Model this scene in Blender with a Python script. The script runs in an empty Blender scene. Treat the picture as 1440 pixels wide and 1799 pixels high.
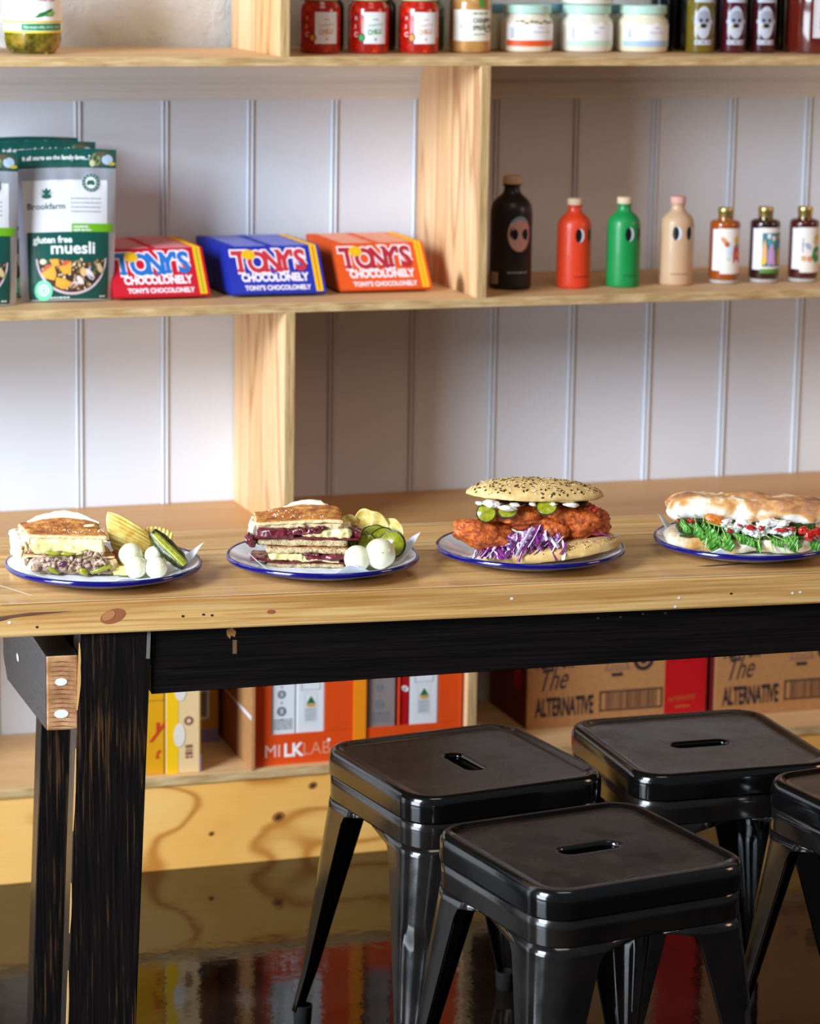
import bpy, bmesh, math, random
from mathutils import Vector, Matrix, noise
random.seed(7)
C = bpy.context.scene.collection
PI = math.pi

# ---------------------------------------------------------------- camera, world, lights
CAMZ = 1.728
YAW, PITCH, ROLL = math.radians(18.6814), math.radians(11.6157), math.radians(.9338)
FPX = 5196.76
fwd = Vector((math.sin(YAW)*math.cos(PITCH), math.cos(YAW)*math.cos(PITCH), -math.sin(PITCH)))
right = Vector((math.cos(YAW), -math.sin(YAW), 0)); up = right.cross(fwd)
r2 = right*math.cos(ROLL)+up*math.sin(ROLL); u2 = -right*math.sin(ROLL)+up*math.cos(ROLL)
cam_d = bpy.data.cameras.new('camera'); cam = bpy.data.objects.new('camera', cam_d); C.objects.link(cam)
M = Matrix((r2, u2, -fwd)).transposed().to_4x4(); M.translation = Vector((0, 0, CAMZ)); cam.matrix_world = M
cam_d.sensor_fit = 'HORIZONTAL'; cam_d.sensor_width = 36; cam_d.lens = 36*FPX/1440
cam_d.dof.use_dof = True; cam_d.dof.focus_distance = 4.22; cam_d.dof.aperture_fstop = 6.7
cam_d.clip_end = 60
bpy.context.scene.camera = cam
vs = bpy.context.scene.view_settings
vs.view_transform = 'Standard'; vs.look = 'None'; vs.gamma = 1; vs.use_curve_mapping = False; vs.exposure = 0.0

world = bpy.data.worlds.new('world'); bpy.context.scene.world = world; world.use_nodes = True
bg = world.node_tree.nodes['Background']; bg.inputs['Color'].default_value = (.86, .93, 1, 1); bg.inputs['Strength'].default_value = .10

def area(name, loc, target, sx, sy, power, color):
    d = bpy.data.lights.new(name, 'AREA'); d.shape = 'RECTANGLE'; d.size = sx; d.size_y = sy; d.energy = power; d.color = color
    o = bpy.data.objects.new(name, d); C.objects.link(o); o.location = loc
    o.rotation_euler = (Vector(target)-Vector(loc)).to_track_quat('-Z', 'Y').to_euler(); return o
area('shopfront_daylight', (-2.6, 2.4, 2.75), (1.4, 4.9, .85), 1.7, 1.6, 405, (.76, .87, 1))
area('low_side_fill', (-2.7, 2.6, .95), (1.4, 4.9, .5), 2.2, 1.3, 125, (.78, .89, 1))  # added low fill light that reaches the plinth and lower boxes
area('warm_overhead_fill', (1.5, 2.9, 3.3), (1.6, 4.7, .8), 1.2, .9, 11, (1, .88, .72))  # added weak warm fill from above, no fitting behind it
area('warm_lamp', (4.6, 2.6, 2.3), (2.3, 5.2, 1.1), 1.0, 1.0, 22, (1, .60, .40))

# ---------------------------------------------------------------- helpers: objects
def tag(o, label=None, cat=None, group=None, kind=None):
    if label: o['label'] = label
    if cat: o['category'] = cat
    if group: o['group'] = group
    if kind: o['kind'] = kind
    return o
def empty(name, loc=(0, 0, 0), rz=0, label=None, cat=None, group=None):
    o = bpy.data.objects.new(name, None); C.objects.link(o); o.location = loc; o.rotation_euler = (0, 0, rz); o.empty_display_size = .02
    return tag(o, label, cat, group)
def link(name, me, parent=None, loc=None, rot=None):
    o = bpy.data.objects.new(name, me); C.objects.link(o)
    if parent: o.parent = parent
    if loc: o.location = loc
    if rot: o.rotation_euler = rot
    return o
def obj(name, bm, mats, parent=None, loc=None, rot=None, smooth=None, bevel=None, seg=2):
    me = bpy.data.meshes.new(name); bmesh.ops.recalc_face_normals(bm, faces=bm.faces); bm.to_mesh(me); bm.free()
    for m in (mats if isinstance(mats, (list, tuple)) else [mats]): me.materials.append(m)
    if smooth is not None:
        me.polygons.foreach_set('use_smooth', [True]*len(me.polygons))
        me.set_sharp_from_angle(angle=math.radians(smooth))
    o = link(name, me, parent, loc, rot)
    if bevel:
        b = o.modifiers.new('bevel', 'BEVEL'); b.width = bevel; b.segments = seg; b.limit_method = 'ANGLE'; b.angle_limit = math.radians(40)
    return o
def copy_tree(o, parent=None):
    c = o.copy(); C.objects.link(c); c.parent = parent
    for ch in list(o.children): copy_tree(ch, c)
    return c
def prop(o, k):
    for ch in o.children: pass

# ---------------------------------------------------------------- helpers: shapes
def B(): return bmesh.new()
def box(bm, x0, x1, y0, y1, z0, z1, mi=0, sh=(0, 0)):
    """box; sh shifts the bottom in x, y"""
    v = [bm.verts.new((x+(sh[0] if z == z0 else 0), y+(sh[1] if z == z0 else 0), z)) for z in (z0, z1) for y in (y0, y1) for x in (x0, x1)]
    for f in ((0, 1, 3, 2), (4, 6, 7, 5), (0, 4, 5, 1), (2, 3, 7, 6), (0, 2, 6, 4), (1, 5, 7, 3)):
        bm.faces.new([v[i] for i in f]).material_index = mi
    return v
def bx(*a, **k):
    bm = B(); box(bm, *a, **k); return bm
def lathe(bm, prof, n=40, c=(0, 0, 0), mi=0, closed=False):
    rings = []
    for r, z in prof:
        if r < 1e-6: rings.append([bm.verts.new((c[0], c[1], c[2]+z))])
        else: rings.append([bm.verts.new((c[0]+r*math.cos(2*PI*i/n), c[1]+r*math.sin(2*PI*i/n), c[2]+z)) for i in range(n)])
    pr = list(zip(rings, rings[1:]))
    if closed: pr.append((rings[-1], rings[0]))
    for a, b in pr:
        for i in range(n):
            j = (i+1) % n
            if len(a) == 1 and len(b) == 1: continue
            if len(a) == 1: f = (a[0], b[j], b[i])
            elif len(b) == 1: f = (a[i], a[j], b[0])
            else: f = (a[i], a[j], b[j], b[i])
            bm.faces.new(f).material_index = mi
    return bm
def lat(prof, n=40, **k): return lathe(B(), prof, n, **k)
def rrect(w, h, r, n=6, cx=0, cy=0):
    P = []
    for sx, sy, a0 in ((1, 1, 0), (-1, 1, 90), (-1, -1, 180), (1, -1, 270)):
        for k in range(n+1):
            a = math.radians(a0+90*k/n); P.append((cx+sx*(w/2-r)+r*math.cos(a), cy+sy*(h/2-r)+r*math.sin(a)))
    return P
def loft(bm, loops, mi=0, cap0=False, cap1=False, close=True):
    R = [[bm.verts.new(p) for p in L] for L in loops]; n = len(R[0])
    for a, b in zip(R, R[1:]):
        for i in range(n if close else n-1):
            j = (i+1) % n; bm.faces.new((a[i], a[j], b[j], b[i])).material_index = mi
    if cap0: bm.faces.new(R[0]).material_index = mi
    if cap1: bm.faces.new(R[-1]).material_index = mi
    return R
def tube(bm, pts, rad, n=8, mi=0):
    pts = [Vector(p) for p in pts]; loops = []
    for i, p in enumerate(pts):
        d = (pts[min(i+1, len(pts)-1)]-pts[max(i-1, 0)]).normalized()
        a = d.orthogonal().normalized() if i == 0 else (a-d*a.dot(d)).normalized()
        b = d.cross(a); r = rad[i] if isinstance(rad, (list, tuple)) else rad
        rx, ry = r if isinstance(r, tuple) else (r, r)
        loops.append([p+a*math.cos(2*PI*k/n)*rx+b*math.sin(2*PI*k/n)*ry for k in range(n)])
    loft(bm, loops, mi, True, True)
def nz(p, s, seed=0.): return noise.noise(Vector(p)*s+Vector((seed*3.1, seed*7.7, seed*1.3)))
def fbm(p, s, seed=0., o=4): return noise.fractal(Vector(p)*s+Vector((seed*3.1, seed*7.7, seed*1.3)), .8, 2., o)
def blob(bm, c, rad, amp=.1, freq=3, seed=0, sub=3, rot=(0, 0, 0), mi=0):
    R = Matrix.Rotation(rot[2], 3, 'Z') @ Matrix.Rotation(rot[1], 3, 'Y') @ Matrix.Rotation(rot[0], 3, 'X')
    g = bmesh.ops.create_icosphere(bm, subdivisions=sub, radius=1)
    for v in g['verts']:
        k = 1+amp*fbm(v.co, freq*.5, seed)
        v.co = Vector(c)+R @ Vector((v.co.x*rad[0]*k, v.co.y*rad[1]*k, v.co.z*rad[2]*k))
    for v in g['verts']:
        for f in v.link_faces: f.material_index = mi
def softbox(w, d, h, r, nx=24, ny=18, nzn=6, amp=.001, freq=60, seed=0, taper=None, fn=None):
    """rounded, noisy slab with its base centre at the origin"""
    bm = B(); V = {}
    def vert(i, j, k):
        key = (i, j, k)
        if key not in V:
            p = Vector(((i/nx-.5)*w, (j/ny-.5)*d, (k/nzn-.5)*h))
            q = Vector((max(-w/2+r, min(w/2-r, p.x)), max(-d/2+r, min(d/2-r, p.y)), max(-h/2+min(r, h/2), min(h/2-min(r, h/2), p.z))))
            dd = p-q
            if dd.length > 1e-9: p = q+dd.normalized()*min(r, max(abs(dd.x), abs(dd.y), abs(dd.z)))
            nn = (p-Vector((q.x*.6, q.y*.6, q.z*.2))).normalized()
            p += nn*amp*fbm(p, freq, seed)*1.4
            p.z += h/2
            if fn: p = fn(p)
            V[key] = bm.verts.new(p)
        return V[key]
    def quad(a, b, c, e): bm.faces.new((vert(*a), vert(*b), vert(*c), vert(*e)))
    for i in range(nx):
        for j in range(ny):
            for k in (0, nzn): quad((i, j, k), (i+1, j, k), (i+1, j+1, k), (i, j+1, k))
    for i in range(nx):
        for k in range(nzn):
            for j in (0, ny): quad((i, j, k), (i+1, j, k), (i+1, j, k+1), (i, j, k+1))
    for j in range(ny):
        for k in range(nzn):
            for i in (0, nx): quad((i, j, k), (i, j+1, k), (i, j+1, k+1), (i, j, k+1))
    return bm
def sheet(bm, f, nu, nv, mi=0):
    G = [[bm.verts.new(f(i/nu, j/nv)) for j in range(nv+1)] for i in range(nu+1)]
    for i in range(nu):
        for j in range(nv): bm.faces.new((G[i][j], G[i+1][j], G[i+1][j+1], G[i][j+1])).material_index = mi
    return G
def solid(o, t, off=0):
    m = o.modifiers.new('solidify', 'SOLIDIFY'); m.thickness = t; m.offset = off; return o

# ---------------------------------------------------------------- helpers: print and lettering
_tc = {}
def glyphs(body, size, offset=0, shear=0, space=1, align='LEFT'):
    key = (body, size, offset, shear, space, align)
    if key not in _tc:
        cu = bpy.data.curves.new('t', 'FONT'); cu.body = body; cu.size = size; cu.offset = offset; cu.shear = shear; cu.space_character = space
        cu.align_x = align; cu.resolution_u = 3; cu.fill_mode = 'FRONT' if hasattr(cu, 'fill_mode') else cu.fill_mode
        o = bpy.data.objects.new('t', cu); C.objects.link(o)
        me = bpy.data.meshes.new_from_object(o.evaluated_get(bpy.context.evaluated_depsgraph_get()))
        _tc[key] = ([tuple(v.co[:2]) for v in me.vertices], [tuple(p.vertices) for p in me.polygons])
        bpy.data.objects.remove(o); bpy.data.curves.remove(cu); bpy.data.meshes.remove(me)
    return _tc[key]
class Print:
    """flat print laid on a surface: mapf(u, v, lift) -> point"""
    def __init__(s, mapf, base=.0003): s.f = mapf; s.bm = B(); s.mats = []; s.l = base; s.b = base
    def mi(s, m):
        if m not in s.mats: s.mats.append(m)
        return s.mats.index(m)
    def text(s, body, x, y, size, mat, offset=0, shear=0, sx=1, sy=1, rot=0, lvl=1, space=1, align='LEFT', slope=0):
        V, F = glyphs(body, size, offset, shear, space, align); c, n = math.cos(rot), math.sin(rot); mi = s.mi(mat)
        vs_ = []
        for a, b in V:
            a, b = a*sx, b*sy+a*sx*slope
            vs_.append(s.bm.verts.new(s.f(x+a*c-b*n, y+a*n+b*c, s.b*lvl)))
        for f in F:
            try: s.bm.faces.new([vs_[i] for i in f]).material_index = mi
            except ValueError: pass
    def rect(s, x0, x1, y0, y1, mat, nx=1, ny=1, lvl=1):
        mi = s.mi(mat)
        sheet(s.bm, lambda a, b: s.f(x0+(x1-x0)*a, y0+(y1-y0)*b, s.b*lvl), nx, ny, mi)
    def poly(s, pts, mat, lvl=1, cx=None, cy=None):
        mi = s.mi(mat)
        if cx is None: cx = sum(p[0] for p in pts)/len(pts); cy = sum(p[1] for p in pts)/len(pts)
        c = s.bm.verts.new(s.f(cx, cy, s.b*lvl))
        m1 = [s.bm.verts.new(s.f((p[0]+cx)/2, (p[1]+cy)/2, s.b*lvl)) for p in pts]
        o1 = [s.bm.verts.new(s.f(p[0], p[1], s.b*lvl)) for p in pts]; n = len(pts)
        for i in range(n):
            j = (i+1) % n
            s.bm.faces.new((c, m1[i], m1[j])).material_index = mi
            s.bm.faces.new((m1[i], o1[i], o1[j], m1[j])).material_index = mi
    def disc(s, x, y, rx, ry, mat, lvl=1, n=24, rot=0, a0=0, a1=360):
        P = []
        for i in range(n+(a1-a0 != 360)):
            a = math.radians(a0+(a1-a0)*i/n); u, v = rx*math.cos(a), ry*math.sin(a)
            P.append((x+u*math.cos(rot)-v*math.sin(rot), y+u*math.sin(rot)+v*math.cos(rot)))
        s.poly(P, mat, lvl, x, y) if a1-a0 == 360 else s.poly(P, mat, lvl)
    def ring(s, x, y, r0, r1, mat, lvl=1, n=28):
        mi = s.mi(mat)
        sheet(s.bm, lambda a, b: s.f(x+(r0+(r1-r0)*b)*math.cos(2*PI*a), y+(r0+(r1-r0)*b)*math.sin(2*PI*a), s.b*lvl), n, 1, mi)
    def frame(s, x0, x1, y0, y1, t, mat, lvl=1):
        for a in ((x0, x1, y0, y0+t), (x0, x1, y1-t, y1), (x0, x0+t, y0, y1), (x1-t, x1, y0, y1)): s.rect(*a, mat, lvl=lvl)
    def bars(s, x0, x1, y0, y1, mat, seed=1, lvl=1):
        rr = random.Random(seed); x = x0
        while x < x1:
            w = rr.choice((.6, 1, 1.6))*(x1-x0)/70; s.rect(x, min(x+w, x1), y0, y1, mat, lvl=lvl); x += w+rr.choice((.8, 1.2, 1.9))*(x1-x0)/70
    def smallprint(s, x0, x1, y, h, mat, seed=0, lvl=1):
        """a line of print too small to read in the photograph"""
        rr = random.Random(seed); x = x0
        while x < x1-h*.5:
            w = rr.uniform(1, 4)*h; w = min(w, x1-x); s.rect(x, x+w, y, y+h, mat, lvl=lvl); x += w+h*.6
    def done(s, name, parent):
        return obj(name, s.bm, s.mats, parent)
def on_plane(o, ux, uy, n):
    o, ux, uy, n = Vector(o), Vector(ux), Vector(uy), Vector(n)
    return lambda u, v, l: o+ux*u+uy*v+n*l
def on_cyl(r, a0=0, z0=0):
    return lambda u, v, l: Vector(((r+l)*math.sin(a0+u/r), -(r+l)*math.cos(a0+u/r), z0+v))

# ---------------------------------------------------------------- materials
def srgb(c):
    if isinstance(c, str): c = tuple(int(c[i:i+2], 16)/255 for i in (0, 2, 4))
    return tuple((x/12.92 if x <= .04045 else ((x+.055)/1.055)**2.4) for x in c[:3])+(1,)
class NT:
    def __init__(s, m): s.t = m.node_tree; s.n = s.t.nodes; s.l = s.t.links
    def __call__(s, typ, ins=None, **props):
        nd = s.n.new('ShaderNode'+typ)
        for k, v in props.items(): setattr(nd, k, v)
        for k, v in (ins or {}).items():
            sk = nd.inputs[k]
            if isinstance(v, bpy.types.NodeSocket): s.l.new(v, sk)
            else: sk.default_value = v
        return nd
    def ramp(s, fac, stops, interp='LINEAR'):
        nd = s.n.new('ShaderNodeValToRGB'); s.l.new(fac, nd.inputs[0]); e = nd.color_ramp.elements; nd.color_ramp.interpolation = interp
        while len(e) < len(stops): e.new(.5)
        for el, (p, c) in zip(e, stops): el.position = p; el.color = srgb(c) if not isinstance(c, float) else (c, c, c, 1)
        return nd.outputs[0]
    def mix(s, fac, a, b, mode='MIX'):
        nd = s.n.new('ShaderNodeMix'); nd.data_type = 'RGBA'; nd.blend_type = mode
        for sk, v in ((nd.inputs[0], fac), (nd.inputs[6], a), (nd.inputs[7], b)):
            if isinstance(v, bpy.types.NodeSocket): s.l.new(v, sk)
            elif isinstance(v, (int, float)): sk.default_value = v
            else: sk.default_value = srgb(v)
        return nd.outputs[2]
    def math(s, op, a, b=0.):
        nd = s.n.new('ShaderNodeMath'); nd.operation = op
        for sk, v in zip(nd.inputs, (a, b)):
            if isinstance(v, bpy.types.NodeSocket): s.l.new(v, sk)
            else: sk.default_value = v
        return nd.outputs[0]
_m = {}
def mat(name, col='ffffff', rough=.5, metal=0., spec=.5, trans=0., ior=1.45, sss=0., coat=0., alpha=1.):
    if name in _m: return _m[name]
    m = bpy.data.materials.new(name); m.use_nodes = True; b = m.node_tree.nodes['Principled BSDF']; _m[name] = m
    b.inputs['Base Color'].default_value = srgb(col); b.inputs['Roughness'].default_value = rough; b.inputs['Metallic'].default_value = metal
    b.inputs['Specular IOR Level'].default_value = spec; b.inputs['Transmission Weight'].default_value = trans; b.inputs['IOR'].default_value = ior
    b.inputs['Coat Weight'].default_value = coat; b.inputs['Alpha'].default_value = alpha
    if sss: b.inputs['Subsurface Weight'].default_value = sss; b.inputs['Subsurface Radius'].default_value = (.02, .015, .01); b.inputs['Subsurface Scale'].default_value = .6
    return m
def P(m): return m.node_tree.nodes['Principled BSDF']
def bump(t, m, h, strength=.3, dist=.002):
    b = t('Bump', {'Height': h, 'Strength': strength, 'Distance': dist}); t.l.new(b.outputs[0], P(m).inputs['Normal'])
def speckle(name, stops, scale=200, rough=.6, detail=6, bstr=.3, bdist=.001, sss=0., vor=0, spec=.5, coat=0.):
    m = mat(name, rough=rough, sss=sss, spec=spec, coat=coat); t = NT(m); tc = t('TexCoord').outputs['Object']
    n = t('TexNoise', {'Vector': tc, 'Scale': scale, 'Detail': detail, 'Roughness': .65}).outputs[0]
    t.l.new(t.ramp(n, stops), P(m).inputs['Base Color']); bump(t, m, n, bstr, bdist); return m
def wood(name, stops, axis='X', ring=9., big=1.6, stretch=.13, streak=.35, rough=.5, knots=None, spec=.4, coat=0., lines='b07a38', lamt=.25, bstr=.15, kr=1.):
    """stops: base colour ramp; contour lines of a stretched noise make the figure of the grain"""
    m = mat(name, rough=rough, spec=spec, coat=coat); t = NT(m); tc = t('TexCoord').outputs['Object']; oi = t('ObjectInfo').outputs['Random']
    off = t('CombineXYZ', {0: t.math('MULTIPLY', oi, 7.), 1: t.math('MULTIPLY', oi, 3.), 2: t.math('MULTIPLY', oi, 5.)}).outputs[0]
    sc = {'X': (stretch, 1, 1), 'Y': (1, stretch, 1), 'Z': (1, 1, stretch)}[axis]; sf = {'X': (.02, 1, 1), 'Y': (1, .02, 1), 'Z': (1, 1, .02)}[axis]
    add = t('VectorMath', {0: tc, 1: off}, operation='ADD').outputs[0]
    v1 = t('Mapping', {'Vector': add, 'Scale': sc}).outputs[0]; v2 = t('Mapping', {'Vector': add, 'Scale': sf}).outputs[0]
    n1 = t('TexNoise', {'Vector': v1, 'Scale': big*3, 'Detail': 2.5, 'Roughness': .45, 'Distortion': .3}).outputs[0]
    s = t.math('SINE', t.math('MULTIPLY', n1, ring*6.28))
    s = t.math('ADD', t.math('MULTIPLY', s, .5), .5); s = t.math('POWER', s, 7.)
    n2 = t('TexNoise', {'Vector': v2, 'Scale': 220., 'Detail': 4., 'Roughness': .6}).outputs[0]
    base = t.ramp(t.math('ADD', t.math('MULTIPLY', n2, streak), t.math('MULTIPLY', n1, 1-streak)), stops)
    col = t.mix(t.math('MULTIPLY', s, lamt), base, lines)
    if knots:
        kv = t('Mapping', {'Vector': add, 'Scale': {'X': (.7, 1, 1), 'Y': (1, .7, 1), 'Z': (1, 1, .7)}[axis]}).outputs[0]
        vo = t('TexVoronoi', {'Vector': kv, 'Scale': knots}).outputs['Distance']
        k = t.ramp(vo, [(0., 1.), (.045*kr, .9), (.075*kr, 0.), (1., 0.)]); col = t.mix(k, col, '5e3618')
    t.l.new(col, P(m).inputs['Base Color']); bump(t, m, n2, bstr, .0006); return m

M_tabletop = wood('table_pine', [(.3, 'b67c3e'), (.45, 'dbac6a'), (.58, 'eac588'), (.75, 'f4dcaa')], ring=8, big=1.3, stretch=.09, streak=.6, rough=.28, lines='96602a', lamt=.38, knots=2.1, coat=.15)
M_ply = wood('birch_ply', [(.3, 'c4935c'), (.5, 'dab27e'), (.7, 'e9c99a')], axis='X', ring=4, big=1.2, stretch=.12, streak=.5, rough=.55, lines='c08a52', lamt=.3)
M_plyZ = wood('upright_ply', [(.3, 'c68a52'), (.5, 'e2b480'), (.7, 'f3d7ae')], axis='Z', ring=9, big=2.6, stretch=.08, streak=.5, rough=.5, lines='a8642e', lamt=.6, knots=2.4)
M_bench = wood('bench_ply', [(.3, 'b38049'), (.5, 'cb9b60'), (.7, 'dcb47e')], axis='X', ring=4, big=1.2, stretch=.1, streak=.5, rough=.5, lines='b58149', lamt=.3)
M_plinth = wood('plinth_pine', [(.3, 'eea648'), (.5, 'f6b960'), (.75, 'fbce84')], axis='X', ring=8, big=1.25, stretch=.5, streak=.25, rough=.45, knots=3.6, lines='b8691c', lamt=.75, kr=.5)
def ply_edge():
    m = mat('ply_edge', rough=.7); t = NT(m); tc = t('TexCoord').outputs['Object']
    v = t('Mapping', {'Vector': tc, 'Scale': (.05, 1, 1)}).outputs[0]
    n = t('TexNoise', {'Vector': v, 'Scale': 260., 'Detail': 3.}).outputs[0]
    n2 = t('TexNoise', {'Vector': t('Mapping', {'Vector': tc, 'Scale': (.3, 1, 1)}).outputs[0], 'Scale': 60., 'Detail': 2.}).outputs[0]
    t.l.new(t.mix(.45, t.ramp(n, [(.3, '8d6a3e'), (.45, 'bd9660'), (.6, 'd5b27e'), (.75, 'e4c797')]), t.ramp(n2, [(.35, 'a07c4c'), (.65, 'e2c595')])), P(m).inputs['Base Color']); return m
M_edge = ply_edge()
def edgeZ():
    m = mat('ply_edge_upright', rough=.7); t = NT(m); tc = t('TexCoord').outputs['Object']
    n = t('TexNoise', {'Vector': t('Mapping', {'Vector': tc, 'Scale': (1, 1, .05)}).outputs[0], 'Scale': 260., 'Detail': 3.}).outputs[0]
    t.l.new(t.ramp(n, [(.3, '9c794a'), (.45, 'bd9a66'), (.6, 'cbaa78'), (.75, 'dcc090')]), P(m).inputs['Base Color']); return m
M_edgeZ = edgeZ()
def black_wood(name, axis, amt=.62, worn='7d5027'):
    m = mat(name, rough=.42, spec=.5); t = NT(m); tc = t('TexCoord').outputs['Object']
    sf = {'X': (.02, 1, 1), 'Y': (1, .02, 1), 'Z': (1, 1, .025)}[axis]
    n = t('TexNoise', {'Vector': t('Mapping', {'Vector': tc, 'Scale': sf}).outputs[0], 'Scale': 330., 'Detail': 4., 'Roughness': .65}).outputs[0]
    p = t('TexNoise', {'Vector': t('Mapping', {'Vector': tc, 'Scale': (1, 1, .5)}).outputs[0], 'Scale': 9., 'Detail': 3.}).outputs[0]
    f = t.ramp(t.math('ADD', n, t.math('MULTIPLY', t.math('SUBTRACT', p, .5), .5)), [(0., 0.), (amt, 0.), (amt+.16, .7), (1., .9)])
    base = t.ramp(n, [(.3, '080707'), (.6, '140f0d')])
    t.l.new(t.mix(f, base, worn), P(m).inputs['Base Color'])
    r = t.ramp(n, [(.3, .26), (.7, .42)]); t.l.new(r, P(m).inputs['Roughness']); bump(t, m, n, .25, .0008); return m
M_blackZ = black_wood('black_stained_leg', 'Z', .57, '6a4526'); M_blackX = black_wood('black_stained_apron', 'X', .70, '4a3020'); M_blackY = black_wood('black_stained_bearer', 'Y', .72)
M_endgrain = speckle('sawn_end_grain', [(.3, '8e5a36'), (.5, 'b98457'), (.7, 'd6a778')], 30, .8)
M_wornedge = mat('worn_bare_edge', 'c79a5e', .6)
M_filler = mat('white_filler', 'e9e6da', .7)
M_wall = mat('white_painted_boards', 'dfe5ee', .48)
M_rail = mat('white_painted_rail', 'e6e2dd', .5)
def plaster():
    m = mat('rough_plaster', 'e4e2de', .85); t = NT(m); tc = t('TexCoord').outputs['Object']
    n = t('TexNoise', {'Vector': tc, 'Scale': 14., 'Detail': 8., 'Roughness': .7}).outputs[0]; bump(t, m, n, .8, .02); return m
M_plaster = plaster()
def floor_mat():
    m = mat('polished_dark_concrete', rough=.1, spec=.4); t = NT(m); tc = t('TexCoord').outputs['Object']
    n = t('TexNoise', {'Vector': tc, 'Scale': 5., 'Detail': 8., 'Roughness': .6}).outputs[0]
    sp = t('TexVoronoi', {'Vector': tc, 'Scale': 55.}).outputs['Distance']; sp = t.ramp(sp, [(0., 1.), (.035, .8), (.06, 0.), (1., 0.)])
    n3 = t('TexNoise', {'Vector': tc, 'Scale': 3., 'Detail': 2.}).outputs[0]; sp = t.math('MULTIPLY', sp, t.ramp(n3, [(.45, 0.), (.62, .7)]))
    t.l.new(t.mix(sp, t.ramp(n, [(.3, '120c09'), (.55, '1e1510'), (.75, '2b201a')]), '8a8178'), P(m).inputs['Base Color'])
    n2 = t('TexNoise', {'Vector': tc, 'Scale': 34., 'Detail': 3., 'Roughness': .5}).outputs[0]
    t.l.new(t.ramp(n, [(.3, .03), (.7, .10)]), P(m).inputs['Roughness']); bump(t, m, n2, .12, .003); return m
M_floor = floor_mat()
def stool_mat():
    m = mat('black_powder_coat', '0e0e0f', .22, spec=1.); t = NT(m); tc = t('TexCoord').outputs['Object']
    n = t('TexNoise', {'Vector': tc, 'Scale': 18., 'Detail': 4.}).outputs[0]
    n2 = t('TexNoise', {'Vector': tc, 'Scale': 260., 'Detail': 2.}).outputs[0]
    t.l.new(t.ramp(n, [(.3, .09), (.7, .2)]), P(m).inputs['Roughness']); bump(t, m, t.math('ADD', n, t.math('MULTIPLY', n2, .15)), .07, .003)
    t.l.new(t.ramp(n, [(.35, '100e0d'), (.7, '1c1714')]), P(m).inputs['Base Color']); return m
M_stool = stool_mat()
def seat_mat():
    m = mat('scuffed_sheen_seat_coat', rough=.25, spec=1.); t = NT(m); tc = t('TexCoord').outputs['Object']
    n = t('TexNoise', {'Vector': tc, 'Scale': 14., 'Detail': 5., 'Roughness': .6}).outputs[0]
    sc = t('TexNoise', {'Vector': t('Mapping', {'Vector': tc, 'Scale': (1, .12, 1), 'Rotation': (0, 0, .5)}).outputs[0], 'Scale': 160., 'Detail': 3.}).outputs[0]
    nrm = t('SeparateXYZ', {0: t('TexCoord').outputs['Normal']}).outputs[2]; topf = t.ramp(nrm, [(.93, 0.), (.995, 1.)])
    t.l.new(t.mix(topf, '0b0a0a', t.ramp(n, [(.35, '1d1714'), (.7, '30261f')])), P(m).inputs['Base Color'])  # brown sheen of reflected wood put into the top face colour
    t.l.new(t.mix(topf, t.ramp(n, [(.3, .09), (.7, .18)]), t.ramp(n, [(.3, .16), (.7, .34)])), P(m).inputs['Roughness']); bump(t, m, t.math('ADD', n, t.math('MULTIPLY', sc, .12)), .08, .003); return m
M_seat = seat_mat()
M_rubber = mat('rubber', '1d1a19', .7)
M_card = speckle('corrugated_card', [(.3, 'a87440'), (.7, 'b98450')], 90, .8, bstr=.05)
M_white = mat('white_print', 'f4f3f1', .5); M_ink = mat('navy_ink', '23243a', .6); M_black = mat('black_print', '15151a', .5)
M_glass = mat('clear_glass', 'ffffff', .03, trans=1., ior=1.45)
def flat(h, rough=.5, **k): return mat('colour_'+h+('' if rough == .5 else '_r%d' % int(rough*100)), h, rough, **k)

# ---------------------------------------------------------------- structure
obj('floor', bx(-3, 6, -1, 5.6, -.05, 0), M_floor); tag(bpy.data.objects['floor'], kind='structure')
WY = 5.35
wall = obj('wall_back', bx(-2, 5.5, WY+.012, WY+.12, 0, 3.2), M_plaster); tag(wall, kind='structure')
# rough plaster skin above the rail, uneven
bm = B(); sheet(bm, lambda a, b: Vector((.2+3.4*a, WY+.004-.008*fbm((a*12, b*5, 0), 1.5, 2), 1.42+1.2*b)), 90, 36)
obj('plaster', bm, M_plaster, wall, smooth=60)
# tongue and groove boards with a twin bead
bw = .1637
def board_mesh():
    prof = [(0, .012), (0, 0), (.004, .0)]
    prof += [(bw-.0172, 0), (bw-.0165, .0016)]
    for c in (bw-.0126, bw-.0045):
        for k in range(9): a = PI*k/8; prof.append((c-.0034*math.cos(a), .0008-.0052*math.sin(a)))
        prof.append((c+.0040, .0030))
    prof[-1] = (bw-.0004, .0030); prof.append((bw-.0004, .012))
    bm = B(); loft(bm, [[(px, py, z) for px, py in prof] for z in (.17, 1.375)], cap0=True, cap1=True, close=True)
    return bm
b0 = obj('board', board_mesh(), M_wall, wall, loc=(1.152+.0118-bw, WY, 0), smooth=35)
for k in range(-4, 13):
    if k == 0: continue
    c = b0.copy(); C.objects.link(c); c.parent = wall; c.location = (1.152+.0118-bw+bw*k, WY, 0)
# dado rail
bm = B(); prof = [(0, 1.366), (-.006, 1.366), (-.010, 1.372), (-.010, 1.384), (-.014, 1.386), (-.016, 1.396), (-.012, 1.404), (-.020, 1.410), (-.024, 1.424), (-.024, 1.436), (.01, 1.440), (.01, 1.366)]
loft(bm, [[(x, WY+y, z) for y, z in prof] for x in (.3, 3.3)], cap0=True, cap1=True)
tag(obj('trim_1', bm, M_rail, smooth=30), kind='structure')

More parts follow.
